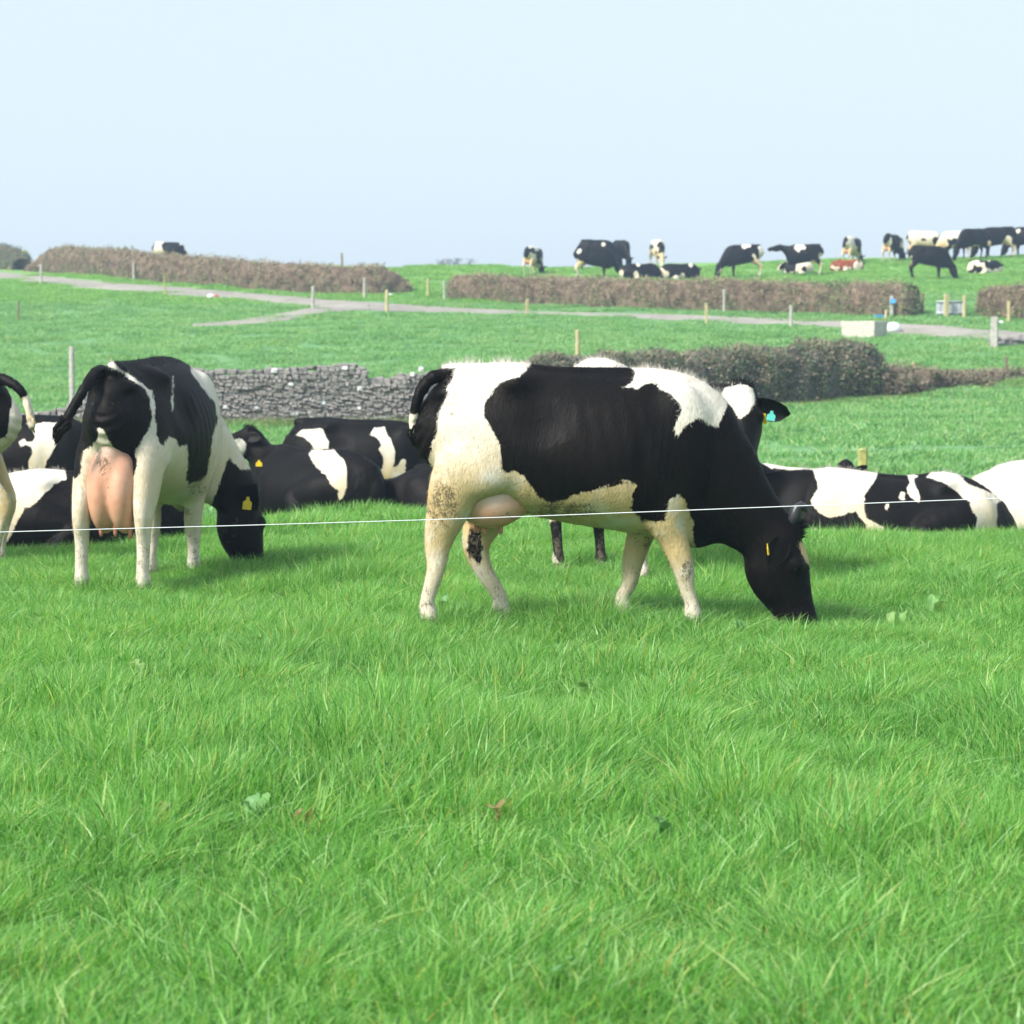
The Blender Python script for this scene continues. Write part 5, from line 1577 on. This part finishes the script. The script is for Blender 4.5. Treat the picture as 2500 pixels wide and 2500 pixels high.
for i, (px, py, tone, nl, L, lab) in enumerate(DOCKS):
    g = on_ground(px, py + 14)
    root = empty("dock_plant", (g.x, g.y, g.z)); tag(root, lab, "weed", "dock plants in the sward")
    r = random.Random(100 + i)
    for k in range(nl):
        me = leaf_mesh(L * .62 * r.uniform(.8, 1.1), L * r.uniform(.13, .18), r.uniform(.25, .7), i * 7 + k)
        attr(me, "tone", np.full(len(me.vertices), min(1, max(0, tone + r.gauss(0, .07)))))
        o = link("leaf", me, M['dock'], root)
        o.rotation_euler = (r.gauss(0, .35), -r.uniform(.75, 1.25), r.uniform(0, 6.28))
        o.location = (r.gauss(0, .02), r.gauss(0, .02), .05)

# ------------------------------------------------------------------ grass
def blade_tuft(seed, n, rad, hmin, hmax, wmin, wmax, lean, seg=4, dead=.035):
    r = np.random.default_rng(seed)
    V, Fc, T = [], [], []
    for b in range(n):
        a = r.uniform(0, 6.283); d = rad * math.sqrt(r.random())
        bx, by = math.cos(a) * d, math.sin(a) * d
        hh = r.uniform(hmin, hmax); w = r.uniform(wmin, wmax)
        la = r.normal(.25, 1.5) if r.random() < .62 else r.uniform(0, 6.283)
        lx, ly = math.cos(la), math.sin(la)
        ln = abs(r.normal(lean, lean * .6)); cv = r.uniform(.2, 1.5)
        wa = r.uniform(0, 3.1416); wx, wy = math.cos(wa), math.sin(wa)
        u = r.random()
        tn = np.clip(r.normal(.46, .25), 0, .92) if u > dead else r.uniform(.93, 1.0)
        n0 = len(V)
        for i in range(seg + 1):
            s = i / seg
            o = hh * (ln * s * .5 + ln * cv * s * s)
            zz_ = hh * s * (1 - .20 * ln * cv * s)
            ww = w * (1 - s ** 2.2) * (.75 + .5 * s * (1 - s))
            px_, py_ = bx + lx * o, by + ly * o
            if i < seg:
                V.append((px_ - wx * ww / 2, py_ - wy * ww / 2, zz_)); V.append((px_ + wx * ww / 2, py_ + wy * ww / 2, zz_))
                T += [tn, tn]
            else:
                V.append((px_, py_, zz_)); T.append(tn)
        for i in range(seg - 1):
            k = n0 + i * 2
            Fc.append((k, k + 1, k + 3, k + 2))
        k = n0 + (seg - 1) * 2
        Fc.append((k, k + 1, k + 2))
    me = mesh_from("grass_tuft", V, Fc)
    attr(me, "tone", T)
    me.materials.append(M['grass'])
    o = bpy.data.objects.new("grass_tuft", me)
    return o
def sources(name, objs):
    c = bpy.data.collections.new(name)
    for o in objs: c.objects.link(o)
    return c
def blade_tile(seed, n, half, hmin, hmax, wmin, wmax, lean, seg=3, dead=.03, bumps=5, mat='grass'):
    """a square of turf: blades everywhere, some in taller tufts"""
    r = np.random.default_rng(seed)
    x = r.uniform(-half, half, n); y = r.uniform(-half, half, n)
    f = np.zeros(n); dx = np.zeros(n); dy = np.zeros(n)
    for _ in range(bumps):
        cx, cy = r.uniform(-half, half, 2); s_ = r.uniform(.10, .26) * half / .33
        g = np.exp(-((x - cx) ** 2 + (y - cy) ** 2) / (s_ * s_))
        a = r.uniform(-.25, .7)
        f += a * g; dx += g * (x - cx) / s_ * .5; dy += g * (y - cy) / s_ * .5
    hh = r.uniform(hmin, hmax, n) * np.clip(1 + f, .6, 1.8)
    w = r.uniform(wmin, wmax, n)
    wide = r.random(n) < .06
    w = np.where(wide, w * 1.9, w)
    la = np.where(r.random(n) < .55, r.normal(.2, 1.3, n), r.uniform(0, 6.283, n))
    ln = np.abs(r.normal(lean, lean * .65, n)); cv = r.uniform(.2, 1.6, n)
    lx = np.cos(la) * ln + dx * .4; ly = np.sin(la) * ln + dy * .4
    wa = r.uniform(0, np.pi, n)
    isd = r.random(n) < dead
    tn = np.where(isd, r.uniform(.93, 1.0, n), np.clip(np.where(wide, r.normal(.70, .12, n), r.normal(.44, .27, n)) + .10 * f, 0, .92))
    hh = np.where(isd, hh * .8, hh)
    rows = []
    for i in range(seg + 1):
        s = i / seg
        o = hh * (.5 * s + cv * s * s)
        zz_ = hh * s * (1 - .22 * ln * cv * s)
        ww = w * (1 - s ** 2.4) * (.8 + .5 * s * (1 - s))
        px_, py_ = x + lx * o, y + ly * o
        if i < seg:
            rows.append(np.stack([px_ - np.cos(wa) * ww / 2, py_ - np.sin(wa) * ww / 2, zz_], 1))
            rows.append(np.stack([px_ + np.cos(wa) * ww / 2, py_ + np.sin(wa) * ww / 2, zz_], 1))
        else:
            rows.append(np.stack([px_, py_, zz_], 1))
    m = 2 * seg + 1
    V = np.stack(rows, 1).reshape(-1, 3)
    base = (np.arange(n) * m)[:, None]
    Q = np.concatenate([base + np.array([[2 * i, 2 * i + 1, 2 * i + 3, 2 * i + 2]]) for i in range(seg - 1)])
    T3 = base + np.array([[2 * seg - 2, 2 * seg - 1, 2 * seg]])
    me = bpy.data.meshes.new("grass_tile")
    me.from_pydata(V.tolist(), [], Q.tolist() + T3.tolist())
    me.polygons.foreach_set("use_smooth", np.ones(len(me.polygons), bool))
    attr(me, "tone", np.repeat(tn, m))
    me.materials.append(M[mat])
    return bpy.data.objects.new("grass_tile", me)
near_c = sources("near_turf", [blade_tile(10 + i, 2900, .33, .045, .14, .0034, .0072, .46) for i in range(9)])
mid_c = sources("mid_turf", [blade_tile(40 + i, 3000, .55, .05, .115, .006, .011, .48, 2, .02, 9) for i in range(6)])
far_c = sources("far_turf", [blade_tile(70 + i, 1700, 1.1, .04, .10, .015, .030, .5, 2, .015, 16, 'grass_far') for i in range(5)])

top_c = sources("top_turf", [blade_tile(170 + i, 1700, 1.1, .04, .10, .015, .030, .5, 2, .015, 16, 'grass_top') for i in range(4)])

def scatter(name, label, P, rot, scl, coll, nk):
    me = bpy.data.meshes.new(name)
    me.from_pydata(P.tolist(), [], [])
    e_ = .6
    nx_ = -(ground(P[:, 0] + e_, P[:, 1]) - ground(P[:, 0] - e_, P[:, 1])) / (2 * e_)
    ny_ = -(ground(P[:, 0], P[:, 1] + e_) - ground(P[:, 0], P[:, 1] - e_)) / (2 * e_)
    eu = np.array([tuple((Vector((0, 0, 1)).rotation_difference(Vector((a, b_, 1))).to_matrix() @ Matrix.Rotation(r_, 3, 'Z')).to_euler()) for a, b_, r_ in zip(nx_, ny_, rot)])
    a = me.attributes.new("rot3", 'FLOAT_VECTOR', 'POINT'); a.data.foreach_set("vector", eu.astype(np.float32).ravel())
    a = me.attributes.new("kind_id", 'INT', 'POINT'); a.data.foreach_set("value", RNG.integers(0, nk, len(P)).astype(np.int32))
    a = me.attributes.new("sclv", 'FLOAT_VECTOR', 'POINT'); a.data.foreach_set("vector", np.stack([scl[:, 0], scl[:, 0], scl[:, 1]], 1).astype(np.float32).ravel())
    o = bpy.data.objects.new(name, me); COL.objects.link(o)
    ng = bpy.data.node_groups.new(name + "_scatter", 'GeometryNodeTree')
    ng.interface.new_socket("Geometry", in_out='INPUT', socket_type='NodeSocketGeometry')
    ng.interface.new_socket("Geometry", in_out='OUTPUT', socket_type='NodeSocketGeometry')
    gi, go = ng.nodes.new("NodeGroupInput"), ng.nodes.new("NodeGroupOutput")
    ip = ng.nodes.new("GeometryNodeInstanceOnPoints")
    ci = ng.nodes.new("GeometryNodeCollectionInfo")
    ci.inputs['Collection'].default_value = coll
    ci.inputs['Separate Children'].default_value = True
    ci.inputs['Reset Children'].default_value = True
    def na(nm, typ):
        n_ = ng.nodes.new("GeometryNodeInputNamedAttribute"); n_.data_type = typ
        n_.inputs['Name'].default_value = nm
        return n_.outputs['Attribute']
    er = ng.nodes.new("FunctionNodeEulerToRotation")
    L_ = ng.links.new
    L_(gi.outputs[0], ip.inputs['Points']); L_(ci.outputs[0], ip.inputs['Instance'])
    ip.inputs['Pick Instance'].default_value = True
    L_(na("kind_id", 'INT'), ip.inputs['Instance Index'])
    L_(na("rot3", 'FLOAT_VECTOR'), er.inputs[0]); L_(er.outputs[0], ip.inputs['Rotation'])
    L_(na("sclv", 'FLOAT_VECTOR'), ip.inputs['Scale'])
    L_(ip.outputs[0], go.inputs[0])
    md = o.modifiers.new("scatter", 'NODES'); md.node_group = ng
    tag(o, label, "grass", kind="stuff")
    return o

_h = lambda a: a - np.floor(a)
def vnoise(x, y, f, seed):
    x, y = x * f + seed * 17.3, y * f + seed * 9.1
    xi, yi = np.floor(x), np.floor(y)
    fx, fy = sstep(x - xi), sstep(y - yi)
    hsh = lambda i, j: _h(np.sin(i * 127.1 + j * 311.7 + seed) * 43758.5453)
    return (hsh(xi, yi) * (1 - fx) + hsh(xi + 1, yi) * fx) * (1 - fy) + (hsh(xi, yi + 1) * (1 - fx) + hsh(xi + 1, yi + 1) * fx) * fy

def sward(name, label, y0, y1, step, margin, coll, nk, s0, hvar, thin=False):
    pts = []
    y = y0
    while y < y1:
        hw = .2025 * y + margin
        xs_ = np.arange(-hw, hw + step, step)
        pts.append(np.stack([xs_ + RNG.uniform(-.35, .35, len(xs_)) * step, y + RNG.uniform(-.35, .35, len(xs_)) * step], 1))
        y += step
    P = np.concatenate(pts)
    x, y = P[:, 0], P[:, 1]
    if thin:
        k = ~(inside(TPOLY, x, y) | inside(BPOLY, x, y))
        x, y = x[k], y[k]
    n1 = vnoise(x, y, .9, 3) * .6 + vnoise(x, y, 2.1, 5) * .4
    tall = sstep((n1 - .35) / .45)
    hs = s0 * (1 + hvar * (tall * 1.2 - .5)) * RNG.uniform(.9, 1.1, len(x))
    hw_ = np.full(len(x), 1.0) * RNG.uniform(.95, 1.08, len(x))
    P = np.stack([x, y, ground(x, y) - .008], 1)
    rot = RNG.normal(0, .55, len(x))
    return scatter(name, label, P, rot, np.stack([hw_, hs], 1), coll, nk)

sward("grass", "short thick green grass of the near pasture", 3.6, 10.5, .47, .9, near_c, 9, .92, .50)
sward("grass", "green grass around the feet of the nearest cows", 10.5, 20.5, .49, 1.3, near_c, 9, .85, .40)
sward("grass", "green grass around and behind the lying cows", 20.5, 34.5, .82, 1.8, mid_c, 6, .9, .35)
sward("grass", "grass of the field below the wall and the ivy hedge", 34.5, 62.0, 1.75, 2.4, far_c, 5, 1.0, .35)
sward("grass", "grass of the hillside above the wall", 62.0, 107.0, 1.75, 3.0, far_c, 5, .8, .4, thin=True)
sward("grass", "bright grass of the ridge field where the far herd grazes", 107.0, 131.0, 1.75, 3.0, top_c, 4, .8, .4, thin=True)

# rank pale grass at the foot of the wall and the hedge
def rank(seed, n, rad, h0, h1):
    o = blade_tuft(seed, n, rad, h0, h1, .008, .014, .35, 3, 0)
    o.data.materials.clear(); o.data.materials.append(M['rank'])
    r = np.random.default_rng(seed)
    nv = len(o.data.vertices)
    o.data.attributes['tone'].data.foreach_set("value", np.repeat(r.random(n), 7)[:nv].astype(np.float32))
    return o
rank_c = sources("rank_tufts", [rank(90 + i, 34, .22, .12, .42) for i in range(4)])
n = 900
px = RNG.uniform(-100, 2700, n)
Yr = np.where(px < 1250, WALL_Y - .5 - np.abs(RNG.normal(0, .6, n)), np.interp(px, [d[0] for d in HD], [d[1] for d in HD]) - .4 - np.abs(RNG.normal(0, 1.0, n)))
xr = (px - 1250) / F * Yr
keep = RNG.random(n) < np.where(px < 1250, .9, .55)
xr, Yr = xr[keep], Yr[keep]
scatter("rank_grass", "tall pale rank grass along the foot of the wall and hedge", np.stack([xr, Yr, ground(xr, Yr)], 1), RNG.uniform(0, 6.28, len(xr)), np.stack([RNG.uniform(.8, 1.2, len(xr)), RNG.uniform(.5, 1.1, len(xr)) * np.where(xr > 0, .45, .8)], 1), rank_c, 4)

# ------------------------------------------------------------------ thin haze over the whole place
t = NT("haze_air")
vp = t.n("VolumePrincipled")
vp.inputs['Color'].default_value = rgb(.58, .77, 1.0)
vp.inputs['Density'].default_value = .0011
vp.inputs['Anisotropy'].default_value = .15
t.l(vp.outputs[0], t.out.inputs['Volume'])
mb = MB()
mb.box((0, 1290, 5.2), (1790, 3190, 13.4))
hz = mb.build("haze", t.m)
tag(hz, "thin pale haze over the fields", "haze", kind="stuff")
